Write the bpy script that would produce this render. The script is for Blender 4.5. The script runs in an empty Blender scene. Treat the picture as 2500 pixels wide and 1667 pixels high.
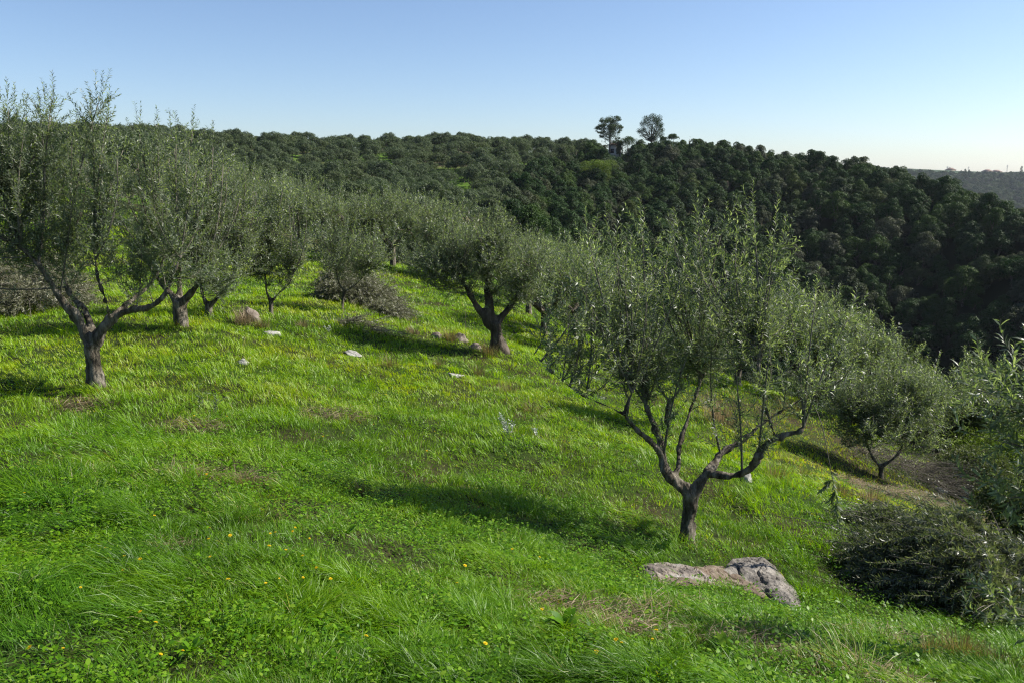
import bpy, math, random
import numpy as np
from mathutils import Vector

R = math.radians
scene = bpy.context.scene
col = scene.collection
rng = np.random.default_rng(7)
random.seed(7)

# ------------------------------------------------------------------ camera
FPX = 1944.4            # focal length in photograph pixels (28 mm on 36 mm)
PITCH = R(11.7)
cam_d = bpy.data.cameras.new("camera")
cam = bpy.data.objects.new("camera", cam_d)
col.objects.link(cam)
cam_d.lens = 28.0
cam_d.sensor_width = 36.0
cam_d.clip_start = 0.05
cam_d.clip_end = 20000
cam.location = (0, 0, 0)
cam.rotation_euler = (R(90) - PITCH, 0, 0)
scene.camera = cam

# ------------------------------------------------------------------ sky, sun, exposure
SUN_AZ = R(80)          # from +Y (view direction) towards +X
SUN_EL = R(41)
world = bpy.data.worlds.new("World")
scene.world = world
world.use_nodes = True
wn = world.node_tree.nodes
wl = world.node_tree.links
bg = wn["Background"]
sky = wn.new("ShaderNodeTexSky")
sky.sky_type = 'NISHITA'
sky.sun_disc = False
sky.sun_elevation = SUN_EL
sky.sun_rotation = SUN_AZ
sky.altitude = 200
sky.air_density = 0.9
sky.dust_density = 0.7
sky.ozone_density = 2.2
tone = wn.new("ShaderNodeMix")
tone.data_type = 'RGBA'
tone.blend_type = 'MULTIPLY'
tone.inputs[0].default_value = 1
tone.inputs[7].default_value = (0.955, 0.985, 1.06, 1)
wl.new(sky.outputs[0], tone.inputs[6])
wl.new(tone.outputs[2], bg.inputs[0])
bg.inputs[1].default_value = 0.08
sun_d = bpy.data.lights.new("sun", 'SUN')
sun_d.energy = 5.0
sun_d.angle = R(0.53)
sun_d.color = (1.0, 0.95, 0.86)
sun = bpy.data.objects.new("sun", sun_d)
col.objects.link(sun)
sdir = Vector((math.sin(SUN_AZ) * math.cos(SUN_EL), math.cos(SUN_AZ) * math.cos(SUN_EL), math.sin(SUN_EL)))
sun.rotation_euler = sdir.to_track_quat('Z', 'Y').to_euler()
sun.location = (40, 10, 40)
scene.view_settings.view_transform = 'Standard'
scene.view_settings.look = 'None'
scene.view_settings.exposure = 0.9
scene.view_settings.gamma = 1.0
scene.cycles.use_denoising = True
scene.cycles.denoiser = 'OPENIMAGEDENOISE'
scene.cycles.denoising_input_passes = 'RGB_ALBEDO_NORMAL'
scene.cycles.denoising_prefilter = 'NONE'
scene.cycles.filter_width = 1.2
scene.cycles.max_bounces = 6
scene.cycles.diffuse_bounces = 3
scene.cycles.glossy_bounces = 2
scene.cycles.transmission_bounces = 3
scene.cycles.volume_bounces = 0
scene.cycles.sample_clamp_indirect = 3.0
scene.cycles.caustics_reflective = False
scene.cycles.caustics_refractive = False

# ------------------------------------------------------------------ noise and pixel helpers
def _hash(ix, iy, iz, seed):
    h = (ix * 374761393 + iy * 668265263 + iz * 2147483647 + seed * 1274126177) & 0xFFFFFFFF
    h = ((h ^ (h >> 13)) * 1274126177) & 0xFFFFFFFF
    h = ((h ^ (h >> 16)) * 2246822519) & 0xFFFFFFFF
    return ((h ^ (h >> 15)) & 0xFFFFFF) / float(0xFFFFFF)

def noise3(x, y, z=0.0, seed=0):
    x, y, z = np.broadcast_arrays(np.asarray(x, float), np.asarray(y, float), np.asarray(z, float))
    ix, iy, iz = np.floor(x).astype(np.int64), np.floor(y).astype(np.int64), np.floor(z).astype(np.int64)
    fx, fy, fz = x - ix, y - iy, z - iz
    fx, fy, fz = [f * f * (3 - 2 * f) for f in (fx, fy, fz)]
    out = 0
    for dx in (0, 1):
        for dy in (0, 1):
            for dz in (0, 1):
                w = (fx if dx else 1 - fx) * (fy if dy else 1 - fy) * (fz if dz else 1 - fz)
                out = out + w * _hash(ix + dx, iy + dy, iz + dz, seed)
    return out * 2 - 1

def fbm(x, y, z=0.0, seed=0, octv=3):
    a, s, f = 0.0, 1.0, 1.0
    t = 0.0
    for k in range(octv):
        a = a + s * noise3(np.asarray(x) * f, np.asarray(y) * f, np.asarray(z) * f, seed + k * 17)
        t += s
        s *= 0.5
        f *= 2.03
    return a / t

cp, sp = math.cos(PITCH), math.sin(PITCH)

def ray(u, v):
    x = (np.asarray(u, float) - 1250) / FPX
    y = -(np.asarray(v, float) - 833.5) / FPX
    return np.stack([x, cp + y * sp, -sp + y * cp], -1)

def at(u, v, Y):
    d = ray(u, v)
    return d * (np.asarray(Y, float) / d[..., 1])[..., None]

def project(P):
    P = np.asarray(P, float)
    f = P[..., 1] * cp - P[..., 2] * sp
    up = P[..., 1] * sp + P[..., 2] * cp
    f = np.where(f < 0.01, 0.01, f)
    return 1250 + P[..., 0] / f * FPX, 833.5 - up / f * FPX

def sstep(a, b, x):
    t = np.clip((np.asarray(x, float) - a) / (b - a), 0, 1)
    return t * t * (3 - 2 * t)

class TPS:
    def __init__(self, pts, scale, lam=0.0):
        self.s = scale
        P = np.array(pts, float)
        self.c = P[:, :2] / scale
        n = len(P)
        d2 = ((self.c[:, None] - self.c[None]) ** 2).sum(-1)
        K = np.where(d2 > 0, 0.5 * d2 * np.log(d2 + 1e-12), 0) + lam * np.eye(n)
        A = np.zeros((n + 3, n + 3))
        A[:n, :n] = K
        A[:n, n] = 1
        A[:n, n + 1:] = self.c
        A[n, :n] = 1
        A[n + 1:, :n] = self.c.T
        self.w = np.linalg.solve(A, np.concatenate([P[:, 2], np.zeros(3)]))
    def __call__(self, x, y):
        x = np.asarray(x, float) / self.s
        y = np.asarray(y, float) / self.s
        n = len(self.c)
        out = self.w[n] + self.w[n + 1] * x + self.w[n + 2] * y
        for i in range(n):
            d2 = (x - self.c[i, 0]) ** 2 + (y - self.c[i, 1]) ** 2
            out = out + self.w[i] * 0.5 * d2 * np.log(d2 + 1e-12)
        return out

# ground contact points read off the photograph: pixel, distance ahead
near_px = [(0, 1667, 2.9), (600, 1667, 3.0), (1250, 1667, 3.1), (1900, 1667, 3.2), (2500, 1667, 3.5),
           (0, 1300, 4.6), (527, 1390, 4.1), (232, 945, 9), (0, 940, 9), (-300, 940, 9), (443, 797, 12.5),
           (660, 772, 15), (835, 757, 17), (0, 740, 16), (930, 695, 25), (700, 692, 23),
           (1235, 860, 15), (1130, 835, 15.3), (1110, 917, 12.5), (860, 870, 13), (1245, 1045, 9.5),
           (1672, 1322, 6.8), (1150, 1200, 7.0), (1900, 1480, 5.6), (2030, 1275, 8), (2152, 1165, 13),
           (1628, 1045, 11.5), (2300, 1300, 9), (2500, 1500, 6.5), (1400, 870, 17), (1930, 1000, 15.5),
           (230, 509, 36), (0, 560, 28), (480, 600, 32), (-400, 560, 28)]
near_pts = [tuple(at(*p)) for p in near_px]
near_pts += [(0, 34, -5.0), (6, 32, -8.5), (14, 24, -9.5), (12, 14, -7.2), (22, 20, -14), (20, 8, -9.5), (-9, 45, -5.5),
             (30, 40, -24), (-6, 0, -1.4), (0, -1, -1.7), (6, 0, -3.2), (-20, 10, -0.8), (14, 0, -6), (-30, 30, 1.0)]
near_tps = TPS(near_pts, 10.0, 0.002)

far_px = [(-400, 330, 150), (0, 345, 170), (300, 350, 180), (500, 356, 190), (850, 372, 200), (1200, 370, 205), (1480, 392, 215),
          (1600, 400, 220), (1750, 404, 212), (2000, 440, 190), (2200, 470, 166), (2350, 516, 146), (2500, 575, 126), (2680, 655, 108),
          (100, 430, 110), (400, 430, 120), (700, 435, 145), (950, 450, 150), (1200, 455, 150), (1400, 470, 160), (1600, 500, 160),
          (1850, 560, 155), (2100, 620, 142), (2350, 700, 122),
          (620, 510, 100), (900, 545, 92), (1180, 555, 95), (1350, 640, 100), (1600, 740, 108), (1900, 860, 110),
          (2150, 930, 108), (2500, 950, 98), (2700, 900, 88)]
far_pts = [tuple(at(*p)) for p in far_px]
far_pts += [(-60, 60, 3), (-22, 50, -4), (-8, 62, -9), (6, 64, -17), (22, 60, -26), (45, 55, -32), (70, 60, -30), (95, 80, -28),
            (-80, 260, -8), (-20, 280, -8), (40, 285, -8), (120, 260, -28), (130, 200, -42), (150, 120, -48), (112, 140, -34), (100, 110, -30), (-150, 150, 8)]
far_tps = TPS(far_pts, 60.0, 0.001)
roll_tps = TPS([(-1500, 1500, 20), (-300, 900, -20), (0, 700, -45), (300, 500, -70), (500, 600, -75), (260, 900, -55), (600, 900, -45),
                (620, 1250, 6), (900, 1400, 2), (380, 1100, -25), (560, 1180, 2), (1000, 1000, -20), (1500, 1600, 0), (0, 2200, -30), (1400, 2600, -30),
                (450, 1330, 11), (520, 1340, 9)], 500.0)

def hgt(x, y, bumps=True):
    x = np.asarray(x, float)
    y = np.asarray(y, float)
    r = np.hypot(x, y)
    n = near_tps(x, y)
    wf = sstep(34, 58, r + 0.35 * x)
    f = far_tps(x, y)
    h = n * (1 - wf) + f * wf
    wr = sstep(240, 420, r)
    h = h * (1 - wr) + np.where(wr > 0, roll_tps(x, y), 0) * wr
    if bumps:
        b = 0.09 * fbm(x * 0.9, y * 0.9, 0, 3, 2) + 0.04 * fbm(x * 2.6, y * 2.6, 0, 5, 2) * sstep(30, 10, r)
        b = b + 0.8 * fbm(x / 14, y / 14, 0, 9, 2) * wf
        b = b + 8 * fbm(x / 160, y / 160, 0, 19, 2) * wr
        h = h + b
    return h

_T = np.exp(np.linspace(math.log(1.2), math.log(2500), 900))
def gp(u, v, tmax=None):
    """ground point seen at a photograph pixel"""
    d = ray(u, v)
    d = d / d[1]
    P = d[None] * _T[:, None]
    z = hgt(P[:, 0], P[:, 1])
    below = np.where(P[:, 2] < z)[0]
    if len(below) == 0:
        return None
    i = below[0]
    if i == 0:
        return P[0]
    a = P[i - 1, 2] - z[i - 1]
    b = P[i, 2] - z[i]
    t = a / (a - b)
    Y = _T[i - 1] * (1 - t) + _T[i] * t
    q = d * Y
    q[2] = float(hgt(q[0], q[1]))
    return q

# ------------------------------------------------------------------ mesh helpers
def link(ob, parent=None):
    col.objects.link(ob)
    if parent is not None:
        ob.parent = parent
    return ob

def tag(o, label=None, cat=None, group=None, kind=None):
    if label: o["label"] = label
    if cat: o["category"] = cat
    if group: o["group"] = group
    if kind: o["kind"] = kind
    return o

def empty(name, loc, rz=0.0):
    o = bpy.data.objects.new(name, None)
    o.empty_display_size = 0.3
    o.location = tuple(float(c) for c in loc)
    o.rotation_euler = (0, 0, rz)
    col.objects.link(o)
    return o

class MB:
    """collects vertex/face blocks, one mesh at the end"""
    def __init__(self):
        self.v, self.f, self.t, self.m = [], [], [], []
        self.n = 0
    def add(self, verts, faces, tint=None, mat=0):
        verts = np.asarray(verts, np.float32).reshape(-1, 3)
        faces = np.asarray(faces, np.int64)
        if len(verts) == 0: return
        self.v.append(verts)
        self.f.append((faces + self.n, mat))
        if tint is None: tint = np.zeros((len(verts), 4), np.float32)
        self.t.append(np.asarray(tint, np.float32))
        self.n += len(verts)
    def mesh(self, name, mats, smooth=False):
        me = bpy.data.meshes.new(name)
        V = np.concatenate(self.v)
        me.vertices.add(len(V))
        me.vertices.foreach_set("co", V.ravel())
        sizes = np.concatenate([np.full(len(f), f.shape[1]) for f, m in self.f])
        loops = np.concatenate([f.ravel() for f, m in self.f])
        mi = np.concatenate([np.full(len(f), m) for f, m in self.f])
        me.loops.add(len(loops))
        me.loops.foreach_set("vertex_index", loops.astype(np.int32))
        me.polygons.add(len(sizes))
        st = np.concatenate([[0], np.cumsum(sizes)[:-1]]).astype(np.int32)
        me.polygons.foreach_set("loop_start", st)
        me.polygons.foreach_set("material_index", mi.astype(np.int32))
        if smooth:
            me.polygons.foreach_set("use_smooth", np.ones(len(sizes), bool))
        at_ = me.color_attributes.new("tint", 'FLOAT_COLOR', 'POINT')
        at_.data.foreach_set("color", np.concatenate(self.t).astype(np.float32).ravel())
        for m in mats: me.materials.append(m)
        me.update(calc_edges=True)
        me.validate()
        return me
    def build(self, name, mats, parent=None, smooth=False):
        if not isinstance(mats, (list, tuple)): mats = [mats]
        return link(bpy.data.objects.new(name, self.mesh(name, mats, smooth)), parent)

def unit(a):
    a = np.asarray(a, float)
    return a / np.maximum(np.linalg.norm(a, axis=-1, keepdims=True), 1e-9)

def rvec(n, g=None):
    return unit((g or rng).normal(size=(n, 3)))

def add_tubes(mb, paths, radii, sides=5, tint=None, mat=0, cap=True):
    """paths (n,k,3), radii (n,k)"""
    paths = np.asarray(paths, float)
    radii = np.asarray(radii, float)
    n, k, _ = paths.shape
    T = np.gradient(paths, axis=1)
    T = unit(T)
    ref = np.where(np.abs(T[..., 2:3]) > 0.8, np.array([1.0, 0, 0]), np.array([0, 0, 1.0]))
    ref0 = np.repeat(ref[:, :1], k, 1)
    A = unit(np.cross(T, ref0))
    B = np.cross(T, A)
    ang = np.arange(sides) / sides * 2 * math.pi
    V = paths[:, :, None] + radii[:, :, None, None] * (A[:, :, None] * np.cos(ang)[None, None, :, None] + B[:, :, None] * np.sin(ang)[None, None, :, None])
    V = V.reshape(-1, 3)
    i = np.arange(n)[:, None, None] * (k * sides)
    j = np.arange(k - 1)[None, :, None] * sides
    s = np.arange(sides)[None, None, :]
    s2 = (s + 1) % sides
    F = np.stack([i + j + s, i + j + s2, i + j + sides + s2, i + j + sides + s], -1).reshape(-1, 4)
    tt = np.zeros((len(V), 4))
    if tint is not None:
        tt[:] = np.repeat(np.asarray(tint).reshape(n, 1, 4), k * sides, 1).reshape(-1, 4)
    mb.add(V, F, tt, mat)
    if cap and sides > 2:
        off = mb.n - len(V)
        e = (np.arange(n)[:, None] * (k * sides) + (k - 1) * sides + np.arange(sides)[None])
        mb.f.append((e + off, mat))

def add_leaves(mb, P, D, N, L, W, r1=None, curl=0.12, detail=1, mat=0, r2=None):
    """lance shaped leaves: base P, direction D, normal N"""
    n = len(P)
    if n == 0: return
    D = unit(D)
    S = unit(np.cross(D, N))
    Nn = np.cross(S, D)
    L = np.broadcast_to(L, (n,))[:, None]
    W = np.broadcast_to(W, (n,))[:, None]
    r1 = rng.random(n) if r1 is None else r1
    r2 = rng.random(n) if r2 is None else r2
    if detail <= 1:
        m = P + D * L * 0.48 + Nn * L * curl
        V = np.stack([P, m + S * W * .5, P + D * L, m - S * W * .5], 1)
        F = np.arange(n)[:, None] * 4 + np.array([[0, 1, 2, 3]])
        k = 4
        tb = np.array([0, .5, 1, .5])
        mb_f = [F]
    else:
        a = P + D * L * 0.28 + Nn * L * curl * .7
        b = P + D * L * 0.68 + Nn * L * curl * .8
        V = np.stack([P, a + S * W * .45, b + S * W * .42, P + D * L, b - S * W * .42, a - S * W * .45], 1)
        k = 6
        tb = np.array([0, .3, .7, 1, .7, .3])
        F = np.arange(n)[:, None] * 6
        mb_f = [F + np.array([[0, 1, 5]]), F + np.array([[1, 2, 4, 5]]), F + np.array([[2, 3, 4]])]
    t = np.zeros((n, k, 4))
    t[..., 0] = r1[:, None]
    t[..., 1] = r2[:, None]
    t[..., 2] = tb[None]
    off = mb.n
    mb.add(V.reshape(-1, 3), mb_f[0], t.reshape(-1, 4), mat)
    for f in mb_f[1:]:
        mb.f.append((f + off, mat))

def resample(pts, k):
    pts = np.asarray(pts, float)
    d = np.concatenate([[0], np.cumsum(np.linalg.norm(np.diff(pts[:, :3], axis=0), axis=1))])
    # catmull-rom like smoothing
    s = np.linspace(0, d[-1], k)
    out = np.stack([np.interp(s, d, pts[:, c]) for c in range(pts.shape[1])], -1)
    for _ in range(2):
        out[1:-1] = out[1:-1] * .5 + (out[:-2] + out[2:]) * .25
    return out

# ------------------------------------------------------------------ materials
def nodes_of(m):
    m.use_nodes = True
    nt = m.node_tree
    for n in list(nt.nodes): nt.nodes.remove(n)
    return nt, nt.nodes.new, nt.links.new

def ramp(nt, stops, src):
    r = nt.nodes.new("ShaderNodeValToRGB")
    e = r.color_ramp.elements
    while len(e) < len(stops): e.new(0.5)
    for el, (p, c) in zip(e, stops):
        el.position = p
        el.color = (*c, 1)
    nt.links.new(src, r.inputs[0])
    return r.outputs[0]

def leaf_mat(name, stops, trans=0.4, trans_mul=(1.3, 1.5, 0.6), rough=0.4, spec=0.5, inst=None, alt=None, inst_amt=0.5):
    """foliage: colour from the per-leaf tint (optionally shifted per object), diffuse + translucent + gloss"""
    m = bpy.data.materials.new(name)
    nt, new, ln = nodes_of(m)
    at_ = new("ShaderNodeAttribute")
    at_.attribute_name = "tint"
    sep = new("ShaderNodeSeparateColor")
    ln(at_.outputs["Color"], sep.inputs[0])
    c = ramp(nt, stops, sep.outputs[0])
    if alt:
        ca = ramp(nt, alt, sep.outputs[0])
        ma = new("ShaderNodeMix")
        ma.data_type = 'RGBA'
        ln(sep.outputs[1], ma.inputs[0])
        ln(c, ma.inputs[6])
        ln(ca, ma.inputs[7])
        c = ma.outputs[2]
    if inst:
        oi = new("ShaderNodeObjectInfo")
        c2 = ramp(nt, inst, oi.outputs["Random"])
        mx = new("ShaderNodeMix")
        mx.data_type = 'RGBA'
        mx.blend_type = 'MIX'
        mx.inputs[0].default_value = inst_amt
        ln(c, mx.inputs[6])
        ln(c2, mx.inputs[7])
        c = mx.outputs[2]
    pb = new("ShaderNodeBsdfPrincipled")
    pb.inputs["Roughness"].default_value = rough
    pb.inputs["Specular IOR Level"].default_value = spec
    ln(c, pb.inputs["Base Color"])
    tm = new("ShaderNodeMix")
    tm.data_type = 'RGBA'
    tm.blend_type = 'MULTIPLY'
    tm.inputs[0].default_value = 1
    tm.inputs[7].default_value = (*trans_mul, 1)
    ln(c, tm.inputs[6])
    tr = new("ShaderNodeBsdfTranslucent")
    ln(tm.outputs[2], tr.inputs[0])
    mix = new("ShaderNodeMixShader")
    mix.inputs[0].default_value = trans
    ln(pb.outputs[0], mix.inputs[1])
    ln(tr.outputs[0], mix.inputs[2])
    out = new("ShaderNodeOutputMaterial")
    ln(mix.outputs[0], out.inputs[0])
    return m

def rough_mat(name, stops, scale=4.0, detail=8, rough=0.9, bump=0.3, bscale=20.0, coords='Object', stretch=(1, 1, 1), spec=0.2, dist=0.02):
    m = bpy.data.materials.new(name)
    nt, new, ln = nodes_of(m)
    tc = new("ShaderNodeTexCoord")
    mp = new("ShaderNodeMapping")
    mp.inputs["Scale"].default_value = stretch
    ln(tc.outputs[coords], mp.inputs[0])
    nz = new("ShaderNodeTexNoise")
    nz.inputs["Scale"].default_value = scale
    nz.inputs["Detail"].default_value = detail
    nz.inputs["Roughness"].default_value = 0.62
    ln(mp.outputs[0], nz.inputs[0])
    c = ramp(nt, stops, nz.outputs[0])
    pb = new("ShaderNodeBsdfPrincipled")
    pb.inputs["Roughness"].default_value = rough
    pb.inputs["Specular IOR Level"].default_value = spec
    ln(c, pb.inputs["Base Color"])
    n2 = new("ShaderNodeTexNoise")
    n2.inputs["Scale"].default_value = bscale
    n2.inputs["Detail"].default_value = 8
    n2.inputs["Roughness"].default_value = 0.65
    ln(mp.outputs[0], n2.inputs[0])
    bp = new("ShaderNodeBump")
    bp.inputs["Strength"].default_value = bump
    bp.inputs["Distance"].default_value = dist
    ln(n2.outputs[0], bp.inputs["Height"])
    ln(bp.outputs[0], pb.inputs["Normal"])
    out = new("ShaderNodeOutputMaterial")
    ln(pb.outputs[0], out.inputs[0])
    return m

M = {}
M['olive'] = leaf_mat("olive_leaf", [(0, (0.075, 0.10, 0.06)), (.42, (0.135, 0.165, 0.105)), (.72, (0.24, 0.27, 0.19)), (1, (0.44, 0.47, 0.39))],
                      trans=0.5, trans_mul=(1.35, 1.55, 0.5), rough=0.4, spec=0.4)
M['olive_far'] = leaf_mat("olive_leaf_distant", [(0, (0.05, 0.07, 0.035)), (.6, (0.09, 0.115, 0.06)), (1, (0.17, 0.19, 0.12))],
                          trans=0.22, trans_mul=(1.2, 1.5, .6), rough=0.6, spec=0.2,
                          inst=[(0, (0.05, 0.07, 0.035)), (.5, (0.09, 0.12, 0.07)), (1, (0.09, 0.11, 0.045))])
M['oak'] = leaf_mat("evergreen_leaf", [(0, (0.014, 0.034, 0.008)), (.7, (0.03, 0.06, 0.014)), (1, (0.075, 0.11, 0.035))],
                    trans=0.15, trans_mul=(1.2, 1.6, .4), rough=0.6, spec=0.12,
                    inst=[(0, (0.014, 0.038, 0.007)), (.3, (0.03, 0.062, 0.015)), (.5, (0.055, 0.09, 0.016)), (.72, (0.026, 0.05, 0.018)), (.86, (0.068, 0.074, 0.042)), (.93, (0.08, 0.08, 0.055)), (1, (0.07, 0.09, 0.02))], inst_amt=0.75)
M['shrub'] = leaf_mat("shrub_leaf", [(0, (0.05, 0.07, 0.025)), (.6, (0.085, 0.10, 0.04)), (1, (0.16, 0.15, 0.08))], trans=0.3, rough=0.55, spec=0.2)
M['shrub_bright'] = leaf_mat("bright_shrub_leaf", [(0, (0.07, 0.11, 0.02)), (.6, (0.12, 0.16, 0.03)), (1, (0.2, 0.22, 0.05))], trans=0.35, rough=0.6, spec=0.2)
M['cut'] = leaf_mat("cut_branch_leaf", [(0, (0.08, 0.085, 0.05)), (.5, (0.165, 0.165, 0.105)), (.8, (0.27, 0.265, 0.19)), (1, (0.42, 0.40, 0.32))], trans=0.25, rough=0.45, spec=0.35)
M['cut_green'] = leaf_mat("cut_olive_leaf", [(0, (0.045, 0.06, 0.033)), (.4, (0.09, 0.105, 0.06)), (.75, (0.18, 0.19, 0.13)), (1, (0.38, 0.38, 0.30))], trans=0.3, rough=0.36, spec=0.45)
M['silver'] = leaf_mat("silver_leaf", [(0, (0.45, 0.47, 0.42)), (1, (0.7, 0.72, 0.66))], trans=0.2, trans_mul=(1, 1, .9), rough=0.4)
M['pine'] = leaf_mat("pine_needles", [(0, (0.02, 0.04, 0.012)), (1, (0.05, 0.085, 0.025))], trans=0.2, rough=0.6, spec=0.3)
M['grass'] = leaf_mat("grass_blade", [(0, (0.055, 0.14, 0.001)), (.4, (0.16, 0.31, 0.003)), (.8, (0.285, 0.42, 0.006)), (.93, (0.38, 0.36, 0.05)), (1, (0.36, 0.30, 0.16))],
                      alt=[(0, (0.035, 0.10, 0.006)), (.45, (0.085, 0.22, 0.008)), (.86, (0.17, 0.33, 0.03)), (1, (0.36, 0.30, 0.16))],
                      trans=0.5, trans_mul=(1.35, 1.3, 0.2), rough=0.4, spec=0.3)
M['weed'] = leaf_mat("weed_leaf", [(0, (0.04, 0.12, 0.004)), (.7, (0.13, 0.28, 0.006)), (1, (0.22, 0.34, 0.03))], trans=0.45, trans_mul=(1.3, 1.3, .2), rough=0.42, spec=0.25)
M['straw'] = leaf_mat("dry_straw", [(0, (0.10, 0.075, 0.04)), (.5, (0.22, 0.165, 0.095)), (1, (0.42, 0.34, 0.22))], trans=0.3, trans_mul=(1.1, 1, .8), rough=0.6, spec=0.3)
M['tuft'] = leaf_mat("half_dry_blade", [(0, (0.07, 0.10, 0.03)), (.5, (0.15, 0.14, 0.06)), (1, (0.34, 0.25, 0.13))], trans=0.35, trans_mul=(1.2, 1.1, .6), rough=0.6, spec=0.3)
M['petal'] = leaf_mat("yellow_petal", [(0, (0.75, 0.50, 0.01)), (1, (0.85, 0.68, 0.03))], trans=0.3, trans_mul=(1, 1, .6), rough=0.6, spec=0.2)
M['bark'] = rough_mat("olive_bark", [(.32, (0.018, 0.014, 0.01)), (.48, (0.10, 0.085, 0.062)), (.66, (0.27, 0.24, 0.19))], scale=11, bump=1.0, bscale=30, stretch=(1.5, 1.5, .4), dist=0.04)
M['old_bark'] = rough_mat("old_olive_bark", [(.3, (0.02, 0.016, 0.012)), (.5, (0.075, 0.06, 0.045)), (.72, (0.17, 0.14, 0.11))], scale=6, bump=1.0, bscale=14, stretch=(1.5, 1.5, .45), dist=0.04)
M['twig'] = rough_mat("twig_bark", [(.3, (0.06, 0.055, 0.04)), (.7, (0.18, 0.165, 0.13))], scale=20, bump=0.1)
M['dead_twig'] = rough_mat("dead_twig_bark", [(.3, (0.08, 0.07, 0.055)), (.7, (0.24, 0.21, 0.17))], scale=20, bump=0.1)
M['stem'] = rough_mat("green_stem", [(.3, (0.07, 0.13, 0.03)), (.7, (0.12, 0.2, 0.05))], scale=20, bump=0.05)
M['rock'] = rough_mat("limestone", [(.3, (0.05, 0.042, 0.035)), (.42, (0.14, 0.12, 0.105)), (.5, (0.22, 0.185, 0.155)), (.58, (0.27, 0.25, 0.225)), (.72, (0.40, 0.375, 0.34))], scale=5, detail=12, bump=1.0, bscale=9, dist=0.05)
M['grey_rock'] = rough_mat('grey_limestone', [(.3, (0.055, 0.048, 0.04)), (.45, (0.14, 0.125, 0.11)), (.56, (0.21, 0.19, 0.165)), (.7, (0.33, 0.30, 0.26))], scale=6, detail=12, bump=1.0, bscale=14, dist=0.04)
M['white_rock'] = rough_mat("white_limestone", [(.32, (0.16, 0.15, 0.13)), (.5, (0.34, 0.325, 0.295)), (.68, (0.5, 0.48, 0.44))], scale=6, detail=10, bump=.8, bscale=14, dist=0.03)
M['brown_rock'] = rough_mat("brown_stone", [(.3, (0.10, 0.08, 0.065)), (.5, (0.2, 0.165, 0.14)), (.7, (0.33, 0.28, 0.24))], scale=6, detail=10, bump=.9, bscale=12, dist=0.04)
M['red_soil'] = rough_mat("red_soil", [(.3, (0.07, 0.045, 0.03)), (.5, (0.15, 0.115, 0.085)), (.75, (0.27, 0.22, 0.175))], scale=12, detail=10, bump=.8, bscale=40, dist=0.02)
M['plaster'] = rough_mat("house_plaster", [(.3, (0.6, 0.57, 0.52)), (.7, (0.72, 0.69, 0.63))], scale=1.0, bump=0.1)
M['tiles'] = rough_mat("terracotta_tiles", [(.3, (0.32, 0.13, 0.075)), (.7, (0.48, 0.23, 0.14))], scale=1.5, bump=0.5, bscale=5)
M['dull_tiles'] = rough_mat('weathered_tiles', [(.3, (0.16, 0.10, 0.075)), (.7, (0.24, 0.16, 0.12))], scale=1.5, bump=0.5, bscale=5)
M['dull_plaster'] = rough_mat('ochre_plaster', [(.3, (0.22, 0.18, 0.13)), (.7, (0.3, 0.25, 0.18))], scale=1.0, bump=0.1)
M['glass'] = rough_mat("window_glass", [(.3, (0.03, 0.035, 0.04)), (.7, (0.05, 0.055, 0.06))], scale=1.5, bump=0.0, rough=0.1, spec=0.6)
M['steel'] = rough_mat("galvanised_steel", [(.3, (0.25, 0.26, 0.27)), (.7, (0.35, 0.36, 0.37))], scale=1.5, bump=0.0, rough=0.5)

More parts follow.
